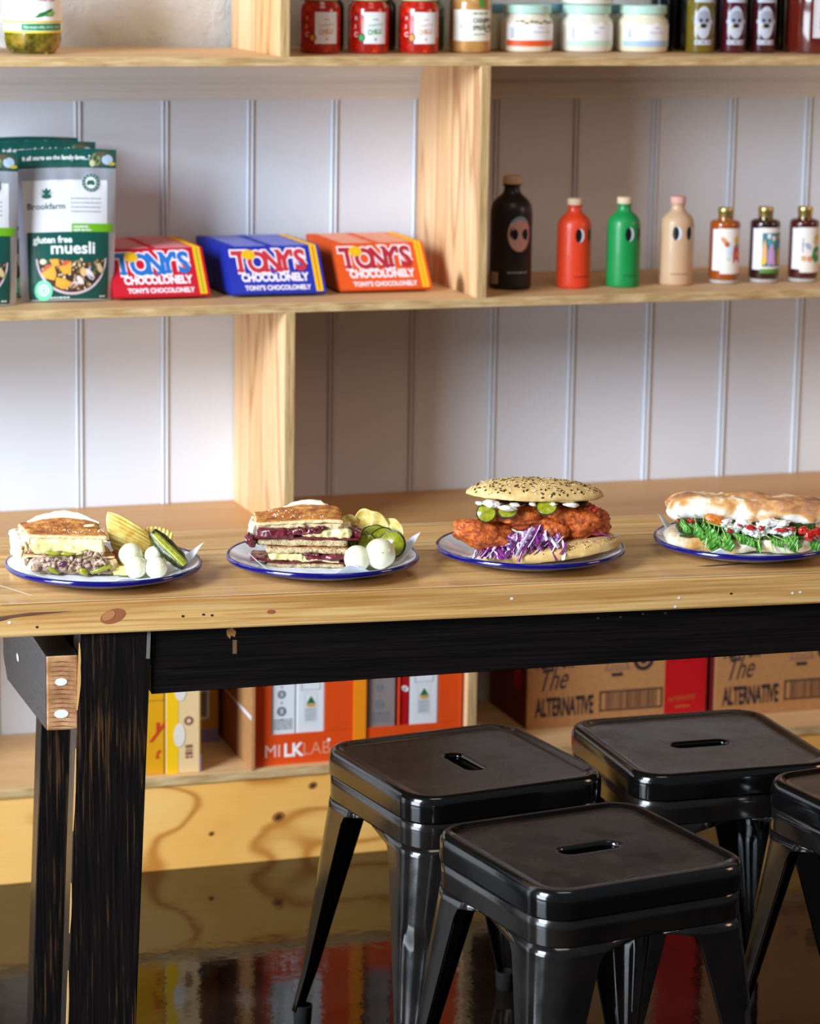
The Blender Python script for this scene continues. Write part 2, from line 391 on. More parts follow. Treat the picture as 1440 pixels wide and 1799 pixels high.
# ---------------------------------------------------------------- shelving unit
Z_TOP, Z_MID, Z_BEN, Z_LOW = 1.4639, 1.0316, .6088, .1777
shelving = empty('shelving_unit', (0, 0, 0), 0, 'pale plywood shelving unit with staggered dividers and a pine plinth against the white board wall', 'shelving')
def ply_board(name, x0, x1, y0, y1, z0, z1, face, edge, front='y'):
    bm = B(); box(bm, x0, x1, y0, y1, z0, z1)
    bm.faces.ensure_lookup_table()
    for f in bm.faces:
        f.normal_update()
        if abs(f.normal.y) > .9: f.material_index = 1
    return obj(name, bm, [face, edge], shelving, bevel=.0006, seg=1)
for zt, th in ((Z_TOP, .0165), (Z_MID, .0165), (Z_BEN, .018), (Z_LOW, .0175), (2.02, .0165)):
    ply_board('shelf', .45, 3.25, 5.0, WY-.001 if zt < 1.3 else WY-.026, zt-th, zt, M_bench if zt == Z_BEN else M_ply, M_edge)
for x, za, zb in ((1.4385, Z_TOP, 2.003), (1.8115, Z_MID, Z_TOP-.0166), (1.452, Z_BEN, Z_MID-.0166), (1.8095, Z_LOW, Z_BEN-.018), (.62, Z_LOW, Z_BEN-.018), (2.75, Z_LOW, Z_BEN-.018), (2.72, Z_BEN, Z_MID-.0166), (2.78, Z_MID, Z_TOP-.0166), (2.72, Z_TOP, 2.003)):
    ply_board('divider', x, x+.018, 5.0, WY-.026 if za == Z_TOP else WY-.002, za, zb, M_plyZ, M_edgeZ)
pli = obj('plinth', bx(.45, 3.25, 5.004, 5.022, 0, Z_LOW-.0176), M_plinth, shelving, bevel=.001)
for kx, kz, kr_ in ((1.447, .083, .0085), (1.512, .138, .006), (1.32, .062, .004), (2.5, .09, .008)):
    p = Print(lambda u, v, l: Vector((kx+u, 5.004-l, kz+v)), .0004); p.disc(0, 0, kr_*1.5, kr_*1.15, mat('knot_halo', 'a8682c', .6), 1, 20, rot=.3); p.disc(0, 0, kr_*.8, kr_*.6, mat('knot_core', '4e2a12', .7), 2, 16, rot=.5); p.done('knot', pli)

# ---------------------------------------------------------------- breakfast bar table
TA = math.radians(-4.843)
table = empty('bar_table', (.734, 3.918, 0), TA, 'long narrow pine topped table on black stained timber legs', 'table')
TL, TR = -.16, 2.25; TZ = .777
def tbox(name, u0, u1, v0, v1, z0, z1, m, **k):
    b = k.pop('bevel', .002); return obj(name, bx(u0, u1, v0, v1, z0, z1, sh=k.pop('sh', (0, 0))), m, table, bevel=b, seg=2)
for v0, v1, dz in ((0, .2255, 0), (.2265, .3035, -.0006), (.3045, .3765, .0004), (.3775, .438, -.0004)):
    tbox('plank', TL, TR, v0, v1, TZ-.047, TZ+dz, M_tabletop, bevel=.003 if v0 else .0035)
# narrow filler strip let into the boards near the left end and the worn slip near the right end
M_strip = mat('pale_filler', 'ded2b4', .5)
M_crack = mat('dark_crack', '2c1a10', .8)
prm = Print(lambda u, v, l: Vector((u, v, TZ+l)), .0004)
prm.poly([(-.01, .155), (-.006, .155), (.052, .045), (.047, .045)], M_strip)
prm.rect(.3, 1.2, .3036, .3048, M_strip, lvl=2); prm.rect(-.1, .9, .4355, .4378, M_strip); prm.rect(.9, 2.1, .4350, .4378, M_strip)
prm.rect(.0, 1.9, .0012, .0045, mat('bare_corner', 'ecd9b0', .5))
prm.poly([(1.03, .070), (1.10, .079), (1.13, .077), (1.10, .074), (1.05, .0665)], M_crack)
prm.poly([(.62, .245), (.70, .243), (.78, .247), (.70, .240)], M_crack)
prm.done('wear_mark', table)
M_hole = mat('nail_hole', '2a1a12', .9); M_paint = mat('paint_speck', 'efece4', .6); M_knot = mat('knot', '9a5a35', .6)
prf = Print(lambda u, v, l: Vector((u, -l, v)), .0004)
for u, z in ((.05, .756), (.253, .763), (.282, .764), (.294, .7625), (.858, .735), (.892, .735), (.926, .738), (.96, .738), (1.06, .763)): prf.disc(u, z-.012, .0021, .0017, M_hole, n=10)
for u, z in ((.975, .735), (.98, .748), (1.155, .748), (1.167, .749), (.728, .757), (.012, .752)): prf.disc(u, z, .0026, .0019, M_paint, n=10)
prf.disc(.155, .755, .018, .010, M_knot, rot=.3); prf.disc(.149, .756, .010, .006, mat('knot_light', 'b8794c', .6), lvl=2, rot=.5)
prf.poly([(-.02, .757), (.0, .761), (.04, .765), (.10, .7648), (.04, .7615), (.0, .756), (-.02, .75)], mat('bark_line', '6a4634', .7))
prf.disc(.378, .752, .006, .003, M_knot)
prf.done('nail_marks', table)
# legs lean a little to the left towards the floor
def leg(u, v0):
    o = tbox('leg', u, u+.1, v0, v0+.062, 0, TZ-.047, M_blackZ, sh=(-.029, 0), bevel=.0015)
    return o
l1 = leg(.110, .008); leg(.110-.004, .372); leg(2.0, .008); leg(2.0, .372)
# worn bare arris of the front leg
bm = B(); rr = random.Random(3)
zz = .005
while zz < .72:
    L = rr.uniform(.05, .13); w = rr.uniform(.0012, .0034)
    zb_ = min(zz+L, .722); n_ = 8; lo = []
    for i in range(n_+1):
        z = zz+(zb_-zz)*i/n_; u = .110-.029*(1-z/.73); k = math.sin(PI*i/n_)*w*rr.uniform(.7, 1.1)+.0004
        lo.append([(u-.0005, .0075, z), (u+k, .0073, z), (u-.0005, .0085+k, z)])
    if zz > .25 or True: loft(bm, lo, cap0=True, cap1=True)
    zz = zb_+(rr.uniform(.02, .08) if zz < .45 else .004)
obj('worn_edge', bm, M_wornedge, table)['kind'] = 'stuff'
pl = Print(lambda u, v, l: Vector((u-.029*(1-v/.73), .008-l, v)), .0004)
pl.rect(.204, .2092, .69, .73, mat('grey_scuff', '6b655c', .8), ny=4)
pl.done('scuff_mark', table)
# aprons and bearers
bm = B(); loft(bm, [[(u, .014, z0), (u, .052, z0), (u, .052, TZ-.0475), (u, .014, TZ-.0475)] for u, z0 in ((.2105, .6366), (.386, .6405), (.789, .6486), (1.21, .6548), (1.999, .66))], cap0=True, cap1=True)
obj('apron', bm, M_blackX, table, bevel=.001, seg=1)
tbox('apron', .205, 1.998, .388, .425, .655, TZ-.0475, M_blackX)
pa = Print(lambda u, v, l: Vector((u, .014-l, v)), .0004)
pa.poly([(.317, .725), (.325, .728), (.331, .722), (.329, .714), (.324, .717), (.322, .712), (.318, .717)], mat('bare_chip', 'a9713f', .8)); pa.rect(.326, .332, .69, .71, mat('bare_chip2', '6b4c33', .8)); pa.done('chip_mark', table)
def bearer(u, lean):
    # 45 x 100 timber, far lower corner cut off
    bm = B(); P2 = [(.0, .592), (.36, .572), (.40, .60), (.40, .700), (.0, .700)]
    loft(bm, [[(u+s+(-lean*v), v+.009, z-(.0 if v else 0)) for v, z in P2] for s in (0, .0455)], cap0=True, cap1=True)
    bm.faces.ensure_lookup_table()
    for f in bm.faces:
        f.normal_update()
        if f.normal.y < -.9: f.material_index = 1
    return obj('bearer', bm, [M_blackY, M_endgrain], table, bevel=.003, seg=2)
be = bearer(.0625, .045); bearer(2.102, 0)
pb = Print(lambda u, v, l: Vector((.0625+u, .0088-l, .592+v)), .0004)
for cx, cz, rx, rz in ((.021, .070, .0085, .0055), (.021, .024, .0100, .0062)): pb.disc(cx, cz, rx, rz, M_filler)
for i in range(15): pb.poly([(.002, .006+i*.0066), (.022, .0075+i*.0066), (.043, .004+i*.0066), (.022, .0066+i*.0066)], mat('ring_line', '8a5230', .8), lvl=.6)
pb.done('filler_patch', table)
pc = Print(lambda u, v, l: Vector((.0625-.045*u-.0004-l, u+.009, v)), .0003)
for v, z in ((.25, .685), (.25, .635)): pc.disc(v, z, .012, .006, mat('paint_drip', 'f1efe9', .6), n=12)
pc.done('paint_mark', table)

# ---------------------------------------------------------------- metal stools
SZ = .46; SS = .333
def sq(s, r, z, n=14): return [(x, y, z) for x, y in rrect(s, s, r, n)]
def make_stool():
    root = empty('metal_stool')
    bm = B()
    loops = [sq(SS-.0008, .052, SZ-.040), sq(SS-.0007, .052, SZ-.038), sq(SS, .052, SZ-.020), sq(SS, .052, SZ-.016), sq(SS-.0015, .0515, SZ-.010), sq(SS-.006, .050, SZ-.004), sq(SS-.013, .047, SZ-.0008), sq(SS-.021, .044, SZ), sq(SS-.030, .040, SZ-.0008),
             sq(SS-.039, .036, SZ-.0038), sq(SS-.045, .034, SZ-.0050), sq(SS-.060, .030, SZ-.0052)]
    def slot(w, h, z): return [(x, y, z) for x, y in rrect(w, h, h/2*.998, 14)]
    def lerp(A, Bq, k): return [tuple(a+(b-a)*k for a, b in zip(p, q)) for p, q in zip(A, Bq)]
    s0 = slot(.100, .036, SZ-.0052)
    loops += [lerp(sq(SS-.060, .030, SZ-.0052), s0, k) for k in (.33, .66)] + [slot(.105, .041, SZ-.0052), s0, slot(.096, .032, SZ-.0062), slot(.093, .029, SZ-.010), slot(.092, .028, SZ-.018)]
    loft(bm, loops); o = obj('seat', bm, M_seat, root, smooth=50); solid(o, .0014, -1)
    bm = B(); ap = [sq(SS-.0046, .051, SZ-.036), sq(SS-.0046, .051, SZ-.056), sq(SS-.0046, .051, SZ-.077), sq(SS-.0046, .051, SZ-.079)]
    loft(bm, ap); solid(obj('apron', bm, M_stool, root, smooth=50), .0014, -1)
    # one leg for the corner (+, +)
    bm = B(); L = []; NZ = 26
    for i in range(NZ+1):
        t = i/NZ; z = (SZ-.079)*(1-t)+.022*t
        a = (SS-.0046)/2+.030*t+.016*max(0, t-.8)*1.0; r = .050*(1-t)+.0155*t
        f = .034*(1-t)**1.1+.006+.055*max(0, 1-t/.055)**2
        gr = .0055*min(1, max(0, (t-.36)/.03))*min(1, max(0, (.97-t)/.03)); gr *= (1-.45*t)
        row = [(a, a-r-f, z), (a, a-r-f*.5, z), (a, a-r, z)]
        for k in range(1, 14):
            an = math.radians(90*k/14); q = r-(gr if 4 <= k <= 10 else gr*.5 if k in (3, 11) else 0)
            row.append((a-r+q*math.cos(an), a-r+q*math.sin(an), z))
        row += [(a-r, a, z), (a-r-f*.5, a, z), (a-r-f, a, z)]
        # return lips folded inwards
        lip = .007
        row = [(a-lip, a-r-f-.001, z)]+row+[(a-r-f-.001, a-lip, z)]
        L.append(row)
    loft(bm, L, close=False); me_leg = obj('leg', bm, M_stool, root, smooth=40); solid(me_leg, .0014, 0)
    foot = lat([(.0, .0), (.0125, .0), (.0140, .003), (.0155, .030), (.0135, .031), (.0125, .012), (0, .012)], 20)
    ca = (SS-.0045)/2+.033-.016
    fo = obj('rubber_foot', foot, M_rubber, me_leg, loc=(ca, ca, 0), smooth=40)
    for k in range(1, 4):
        c = copy_tree(me_leg, root); c.rotation_euler = (0, 0, PI/2*k)
    bm = B(); h = (SS-.02)/2-.01
    tube(bm, [(-h, -h, SZ-.098), (h, h, SZ-.098)], .0048, 10); obj('cross_brace', bm, M_stool, root, smooth=50)
    bm = B(); tube(bm, [(-h, h, SZ-.108), (h, -h, SZ-.108)], .0048, 10); obj('cross_brace', bm, M_stool, root, smooth=50)
    for sx, sy in ((1, 1), (-1, 1), (-1, -1), (1, -1)):
        z = SZ-.098 if sx == sy else SZ-.108
        o = obj('bracket', bx(-.017, .017, -.007, .007, -.008, .008), M_stool, root, loc=(sx*(h-.022), sy*(h-.022), z), rot=(0, 0, math.atan2(sy, sx)), bevel=.0015)
    return root
stool = make_stool()
spots = [((1.467, 4.0645), .147+PI/2, 'black metal stool at the left in the back row beneath the table'),
         ((1.495, 3.624), .160, 'black metal stool in front, nearest of all, its whole seat in view'),
         ((1.855, 4.060), -.018, 'black metal stool in the back row in front of the printed cardboard boxes'),
         ((2.054, 3.730), .150, 'black metal stool cut off by the right edge of the picture')]
for i, ((x, y), a, lab) in enumerate(spots):
    o = stool if i == 0 else copy_tree(stool)
    o.location = (x, y, 0); o.rotation_euler = (0, 0, a); tag(o, lab, 'stool', 'black metal stools at the table')

# ---------------------------------------------------------------- jars and bottles on the top shelf
M_lidg = mat('pale_green_lid', 'b9d9a0', .4); M_lidm = mat('mint_lid', 'b6dccb', .35)
M_chili = speckle('chilli_relish', [(.3, '7c0a05'), (.5, 'b5150b'), (.62, 'd22a12'), (.72, 'e8702a')], 95, .25, bstr=.1, coat=.6)
M_lab = mat('label_paper', 'eef0f4', .55)
FC = math.radians(-20)      # turn towards the shop front and the camera
def jar(name, x, y, z, r, h, prof, body, label, cat, group=None, rz=0.):
    root = empty(name, (x, y, z), rz, label, cat, group)
    o = obj('body', lat([(p*r, q*h) for p, q in prof], 36), body, root, smooth=45)
    return root
JP = [(0, 0), (.82, 0), (.95, .02), (1, .08), (1, .78), (.96, .86), (.82, .92), (.80, 1.0), (0, 1.0)]
def chili_jar(x, hot, lab, z=Z_TOP, y=5.125, r=.0365, group='jars of red chilli relish on the top shelf'):
    j = jar('chilli_jar', x, y, z, r, .098, JP, M_chili, lab, 'jar', group)
    obj('lid', lat([(0, .094), (.033, .094), (.034, .096), (.034, .110), (.032, .112), (0, .112)], 32), M_lidg, j, smooth=40)
    p = Print(on_cyl(r, .04, 0)); c = mat('print_orange', 'e59a5c') if hot == 'o' else mat('print_green', '1fa14a')
    p.rect(-.0215, .0215, .018, .074, M_lab, 12, 2)
    p.text('CHILLI', -.014, .034, .0125, c, offset=.0004, sx=.72, rot=.10, lvl=2); p.text('ITALIAN STYLE', -.0135, .048, .0055, c, sx=.78, rot=.10, lvl=2); p.smallprint(-.005, .006, .060, .002, c, 3, 2); p.disc(.0, .026, .0018, .0028, c, 2, 8)
    p.text('X', -.040, .060, .009, M_white, lvl=2); p.text('C', -.041, .030, .012, M_white, lvl=2); p.text('5', -.040, .045, .009, M_white, lvl=2)
    p.disc(-.0255, .029, .0065, .0075, mat('badge_dark', '2a2420'), 2, 16); p.disc(-.0255, .0285, .0045, .0055, mat('badge_orange', 'e8922a') if hot == 'o' else mat('badge_green', '1db13a'), 3, 12)
    p.done('label', j); return j
chili_jar(1.5485, 'o', 'red chilli jar with orange lettering next to the plywood divider')
chili_jar(1.6395, 'g', 'red chilli jar with green lettering on its white label')
chili_jar(1.7345, 'o', 'red chilli jar with orange lettering beside the cashew spread jar')
M_cash = speckle('nut_butter', [(.3, 'a8743c'), (.6, 'c79455'), (.8, 'd8ab6c')], 60, .3, coat=.5, bstr=.05)
j = jar('spread_jar', 1.8425, 5.15, Z_TOP, .0385, .112, JP, M_cash, 'tan cashew spread jar with a white label and a green band over its lid', 'jar')
obj('lid', lat([(0, .11), (.034, .11), (.035, .112), (.035, .126), (0, .128)], 32), mat('gold_lid', 'c9a44c', .35, metal=.7), j, smooth=40)
p = Print(on_cyl(.0385, .08)); p.rect(-.052, .030, .022, .078, mat('cream_label', 'ecebdd'), 20, 2); g = mat('olive_print', '6f8f4a'); gd = mat('dark_print', '4a4a3c')
p.text('CASHEW', -.012, .055, .0115, gd, offset=.0003, sx=.75, lvl=2); p.text('SPREAD', -.012, .042, .0115, gd, offset=.0003, sx=.75, lvl=2); p.smallprint(-.012, .018, .070, .003, g, 5, 2); p.smallprint(-.01, .015, .033, .002, g, 6, 2); p.ring(.020, .050, .010, .013, g, 2); p.disc(.024, .048, .004, .005, mat('nut_brown', '7a4c2c'), 2)
p.text('5', -.036, .045, .012, g, lvl=2); p.rect(-.001, .010, .082, .112, mat('band_green', '4f8f38'), 4, 4, 2); p.done('label', j)
JW = [(0, 0), (.88, 0), (.97, .03), (1, .10), (1, .62), (.96, .70), (.86, .76), (.85, .84), (0, .84)]
def cream_jar(x, y, stripe, lab, word, z=Z_TOP, r=.0485, fill='e9dfc9', a0=.0):
    h = .086
    j = jar('cream_jar', x, y, z, r, h, JW, mat('cream_'+fill, fill, .25, coat=.7), lab, 'jar', 'wide jars with mint lids')
    obj('lid', lat([(0, .070), (.043, .070), (.045, .072), (.045, .0845), (.043, .0865), (0, .0865)], 36), M_lidm, j, smooth=40)
    p = Print(on_cyl(r, a0+.1)); p.rect(-.062, .062, .017, .052, mat('label_paper_white', 'f2f3f8'), 24, 2)
    if stripe: p.rect(-.062, .062, .012, .0225, mat('stripe_'+stripe, stripe), 24, 1, 2)
    p.text(word, -.010, .036, .0042, mat('grey_print', '8d93a0'), lvl=2, sx=1.2); p.smallprint(.0, .012, .045, .0016, mat('grey_print'), 3, 2)
    for k in range(3): p.rect(-.052+k*.003, -.0505+k*.003, .026, .046, mat('grey_print'), lvl=2)
    if fill == 'e9dfc9' or fill == 'd8d2bd': 
        p2 = mat('herb_flecks', '8b7a58')
        for k in range(9): p.disc(-.04+k*.009, .0555+.002*math.sin(k*2.3), .0045, .0022, p2, 1, 8)
    p.done('label', j); return j
cream_jar(1.9615, 5.175, 'e2541c', 'wide cream jar with an orange stripe and mint lid', 'CHIPOTLE MAYO')
cream_jar(2.0805, 5.175, 'bfe0c8', 'wide cream jar with a pale green stripe, another jar stacked on its lid', 'AIOLI', fill='e6e2d4')
cream_jar(2.1885, 5.165, 'a9c6e8', 'wide cream jar with a blue stripe and mint lid beside the dark bottles', 'GARLIC AIOLI', fill='e8dfc4')
cream_jar(2.0805, 5.175, 'bfe0c8', 'cream jar stacked on top of the green striped jar', 'AIOLI', z=Z_TOP+.087, fill='e6e2d4')
# second row standing in the shade behind
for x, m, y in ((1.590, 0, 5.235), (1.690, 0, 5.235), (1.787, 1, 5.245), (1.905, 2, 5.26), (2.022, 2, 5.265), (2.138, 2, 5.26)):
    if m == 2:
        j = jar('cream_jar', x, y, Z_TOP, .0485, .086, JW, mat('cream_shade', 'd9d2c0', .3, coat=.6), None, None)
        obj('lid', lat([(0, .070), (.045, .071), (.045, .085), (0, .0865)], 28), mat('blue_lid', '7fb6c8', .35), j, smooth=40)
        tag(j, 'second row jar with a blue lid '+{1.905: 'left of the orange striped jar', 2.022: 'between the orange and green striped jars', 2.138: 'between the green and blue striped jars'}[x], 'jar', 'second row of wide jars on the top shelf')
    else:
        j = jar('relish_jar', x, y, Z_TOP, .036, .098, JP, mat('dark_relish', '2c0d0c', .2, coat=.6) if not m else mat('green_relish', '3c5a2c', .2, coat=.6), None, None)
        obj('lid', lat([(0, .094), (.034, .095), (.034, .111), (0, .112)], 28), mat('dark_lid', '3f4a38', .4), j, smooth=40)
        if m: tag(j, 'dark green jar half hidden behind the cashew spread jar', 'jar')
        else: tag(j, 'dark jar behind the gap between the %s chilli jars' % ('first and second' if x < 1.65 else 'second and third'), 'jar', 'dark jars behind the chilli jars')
# sauce bottles
SP = [(0, 0), (.86, 0), (.98, .012), (1, .03), (1, .66), (.9, .74), (.5, .82), (.42, .86), (.42, .96), (0, .96)]
def sauce(x, col, lab, r=.0262, y=5.128, plain=False, group='tall sauce bottles on the top shelf'):
    j = jar('sauce_bottle', x, y, Z_TOP, r, .19, SP, mat('sauce_'+col, col, .12, coat=.9), lab, 'bottle', group)
    obj('cap', lat([(0, .178), (.0125, .178), (.0125, .2), (0, .201)], 24), mat('black_cap', '17171a', .4), j, smooth=40)
    if plain: return j
    p = Print(on_cyl(r, -.22)); w = mat('silver_print', 'b9bcc8', .5); d = mat('ink_black', '17151a', .5)
    p.disc(.0, .057, .0150, .0300, w, 1, 28); p.disc(0, .066, .0115, .0130, mat('silver_shade', '9296a4'), 2); p.disc(-.005, .061, .003, .0035, d, 3, 12); p.disc(.006, .061, .003, .0035, d, 3, 12); p.disc(.0, .051, .0060, .0042, d, 3, 12); p.disc(-.008, .048, .0032, .0022, mat('yellow_dot', 'd8b23a'), 4, 10)
    p.rect(-.016, .016, .016, .025, w, 8, 1, 1); p.rect(-.018, .018, .094, .100, w, 8, 1, 1); p.smallprint(-.012, .012, .019, .003, d, 2, 2); p.rect(-.018, -.013, .055, .062, w, 2, 1, 1); p.rect(.013, .018, .055, .062, w, 2, 1, 1)
    p.done('label', j); return j
sauce(2.2905, '6a5c14', 'olive green sauce bottle with a grey oval label', r=.0272)
sauce(2.3570, '4a1220', 'dark maroon sauce bottle beside the olive green one', r=.0250)
sauce(2.4190, '3d0f16', 'dark maroon sauce bottle next to the big red brown bottle', r=.0245)
sauce(2.2440, '0b0d14', 'black bottle between the blue striped jar and the olive bottle', y=5.20, r=.024, plain=True)
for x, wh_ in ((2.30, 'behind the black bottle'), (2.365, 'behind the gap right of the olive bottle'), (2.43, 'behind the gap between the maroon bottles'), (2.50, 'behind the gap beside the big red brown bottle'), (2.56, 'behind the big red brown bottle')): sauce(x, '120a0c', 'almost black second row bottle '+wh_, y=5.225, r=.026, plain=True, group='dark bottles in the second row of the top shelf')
j = jar('square_bottle', 2.535, 5.135, Z_TOP, .064, .25, [(0, 0), (.9, 0), (.98, .01), (1, .04), (1, .7), (.8, .84), (.4, .9), (.4, .98), (0, .98)], mat('smoky_sauce', '5a1a10', .12, coat=.9), 'big red brown bottle with a grey square label reading smoke', 'bottle', rz=0)
p = Print(on_cyl(.064, -.02)); w = mat('grey_label', 'cfc9c6'); d = mat('ink_black')
p.rect(-.036, .05, .030, .118, w, 12, 2); p.frame(-.033, .047, .033, .115, .0012, mat('beige_line', 'a49a94'), 2); p.text('SMOKE', -.024, .056, .017, d, offset=.0006, sx=.8, lvl=3); p.text('BLACKWOOD', -.024, .073, .0075, d, offset=.0002, sx=.9, lvl=3); p.smallprint(-.024, .03, .048, .003, d, 4, 3); p.poly([(-.006, .092), (.008, .092), (.006, .104), (.001, .110), (-.004, .104)], d, 3); p.rect(-.018, .020, .088, .0895, d, lvl=3); p.done('label', j)
# pickled pepper jar at the left
M_pep = speckle('pickled_peppers', [(.3, '2c2408'), (.45, '5d5614'), (.58, '8a7a22'), (.68, 'b5801e'), (.8, '9a9a4a')], 38, .15, detail=3, bstr=.2, coat=.8)
j = jar('pickle_jar', 1.030, 5.13, Z_TOP, .0495, .175, [(0, 0), (.70, 0), (.80, .015), (.93, .06), (1, .13), (1, .86), (.85, .94), (.8, 1), (0, 1)], M_pep, 'large jar of pickled green peppers with a yellow and green banded label', 'jar')
obj('lid', lat([(0, .172), (.042, .172), (.042, .188), (0, .189)], 32), mat('gold_lid'), j, smooth=40)
bm = B(); rr = random.Random(5)
for k in range(26):
    a = -PI/2+rr.uniform(-1.35, 1.35)-.2; z = rr.uniform(.006, .034); r_ = .0495*(.78+.2*min(1, z/.022))-.004
    blob(bm, (r_*math.cos(a), r_*math.sin(a), z), (.0035, rr.uniform(.008, .014), .0045), .15, 3, k, 2, (rr.uniform(-.9, .9), 0, a))
tag(obj('peppers', bm, speckle('pepper_skin', [(.3, '6d6a20'), (.55, '9c9430'), (.7, 'c98a22')], 40, .2, coat=.6), j, smooth=60), kind='stuff')
p = Print(on_cyl(.0503, .18)); Y_ = mat('label_yellow', 'f0cf2c'); G_ = mat('label_green', '1e8a50'); w = mat('label_bright', 'fafaff')
p.rect(-.10, .07, .036, .14, w, 36, 2); p.rect(-.10, .07, .0535, .0570, Y_, 36, 1, 2); p.rect(-.10, .07, .0360, .0395, Y_, 36, 1, 2); p.rect(-.039, .043, .0405, .0525, G_, 24, 1, 2)
p.text('Net weight 680g  24 Oz (1.5 lb)', -.034, .0445, .0062, w, sx=.86, lvl=3)
r_ = mat('label_red', 'c3334a'); p.text('Pickled Pepper', -.012, .0905, .0075, r_, shear=.4, sx=.8, lvl=3); p.smallprint(-.006, .030, .1015, .006, r_, 8, 3)
for k, (a, cc) in enumerate(((.30, '1f7a34'), (.12, '2f9a3c'), (.45, '177030'), (.02, '3f8f3a'), (.25, '8ac04a'))): p.disc(.0+k*.0035, .068+.002*(k % 3), .016-.002*k, .0028, mat('pep'+cc, cc), 3+k, 14, rot=a)
for k in range(5): p.smallprint(-.062, -.045, .064+k*.009, .0015, mat('violet_print', '9a93b8'), k, 3)
p.done('label', j)
j = jar('dark_jar', .918, 5.16, Z_TOP, .05, .15, JP, mat('dark_relish'), 'dark jar cut off by the left edge of the picture on the top shelf', 'jar')
obj('lid', lat([(0, .145), (.045, .146), (.045, .16), (0, .162)], 28), mat('dark_lid'), j, smooth=40)

# ---------------------------------------------------------------- bottles on the middle shelf
BP = [(0, 0), (.90, 0), (.985, .012), (1, .03), (1, .66), (.985, .70), (.93, .745), (.80, .785), (.58, .82), (.44, .845), (.39, .87), (.38, .905), (.46, .915), (.46, .925), (.38, .93), (.36, .935), (0, .935)]
def ceramic(x, y, r, h, col, lab, cork='e3cbab', face=False, tilt=0, a0=.22):
    root = empty('bottle', (x, y, Z_MID), 0, lab, 'bottle', None if face else 'small round shouldered bottles with eyes')
    obj('body', lat([(p*r, q*h) for p, q in BP], 48), mat('matt_'+col, col, .42, coat=.15), root, smooth=45)
    obj('cork_stopper', lat([(0, .925*h), (.40*r, .925*h), (.44*r, .93*h), (.45*r, .985*h), (.41*r, h), (0, h)], 28), speckle('cork_'+cork, [(.3, 'cdb08c' if cork != 'e3a9a0' else 'd79a8e'), (.7, cork)], 160, .8), root, smooth=40)
    p = Print(on_cyl(r, a0)); bk = mat('eye_black', '0c0c12', .4); wh = mat('eye_white', 'dfe6f2', .4)
    if not face:
        for cx in (-.008, .0190):
            p.disc(cx, .0995*h/.166, .0085, .0128, wh, 1, 28); p.disc(cx-.0025, .0995*h/.166, .0062, .0128, bk, 2, 24)
        p.smallprint(-.018, .016, .0215, .0022, mat('tone_'+col, {'db3f1d': '7e1a0c', '0c8a43': '06532a', 'c9a581': '7d5f45'}[col]), 7)
    else:
        pk = mat('face_pink', 'd8a49c', .5); bl = mat('face_blue', '8ea4bd', .5)
        p.disc(0, .104, .0225, .0325, pk, 1, 36); p.disc(0, .104, .0228, .0328, bl, 2, 24, a0=35, a1=145)
        for cx in (-.0095, .0115): p.disc(cx, .1035, .0062, .0100, bk, 3, 20); p.disc(cx+.0045, .1035, .003, .0085, mat('eye_glint', 'b9c4d8'), 2.5, 16)
        p.done('face_print', root); p = Print(on_cyl(r, a0)); p.smallprint(-.022, .018, .0315, .0026, mat('silver_line', '9aa6bd'), 9); p.rect(-.060, -.041, .011, .032, mat('beige_tag', 'b3a48c'), 4, 2)
        for k in range(4): p.smallprint(-.058, -.044, .014+k*.0045, .002, mat('ink_black'), k, 2)
    p.done('rear_label' if face else 'eye_print', root); return root
ceramic(1.9225, 5.128, .0392, .2085, '0f1117', 'tall black bottle with a pink oval face beside the plywood divider', cork='c4a07c', face=True, a0=.07)
ceramic(2.0435, 5.116, .0318, .166, 'db3f1d', 'orange red bottle with a painted eye and pale stopper')
ceramic(2.1420, 5.113, .0316, .167, '0c8a43', 'green bottle with a painted eye and pale stopper')
ceramic(2.2520, 5.116, .0318, .166, 'c9a581', 'beige bottle with two painted eyes and a pinkish stopper', cork='e3a9a0', a0=-.16)
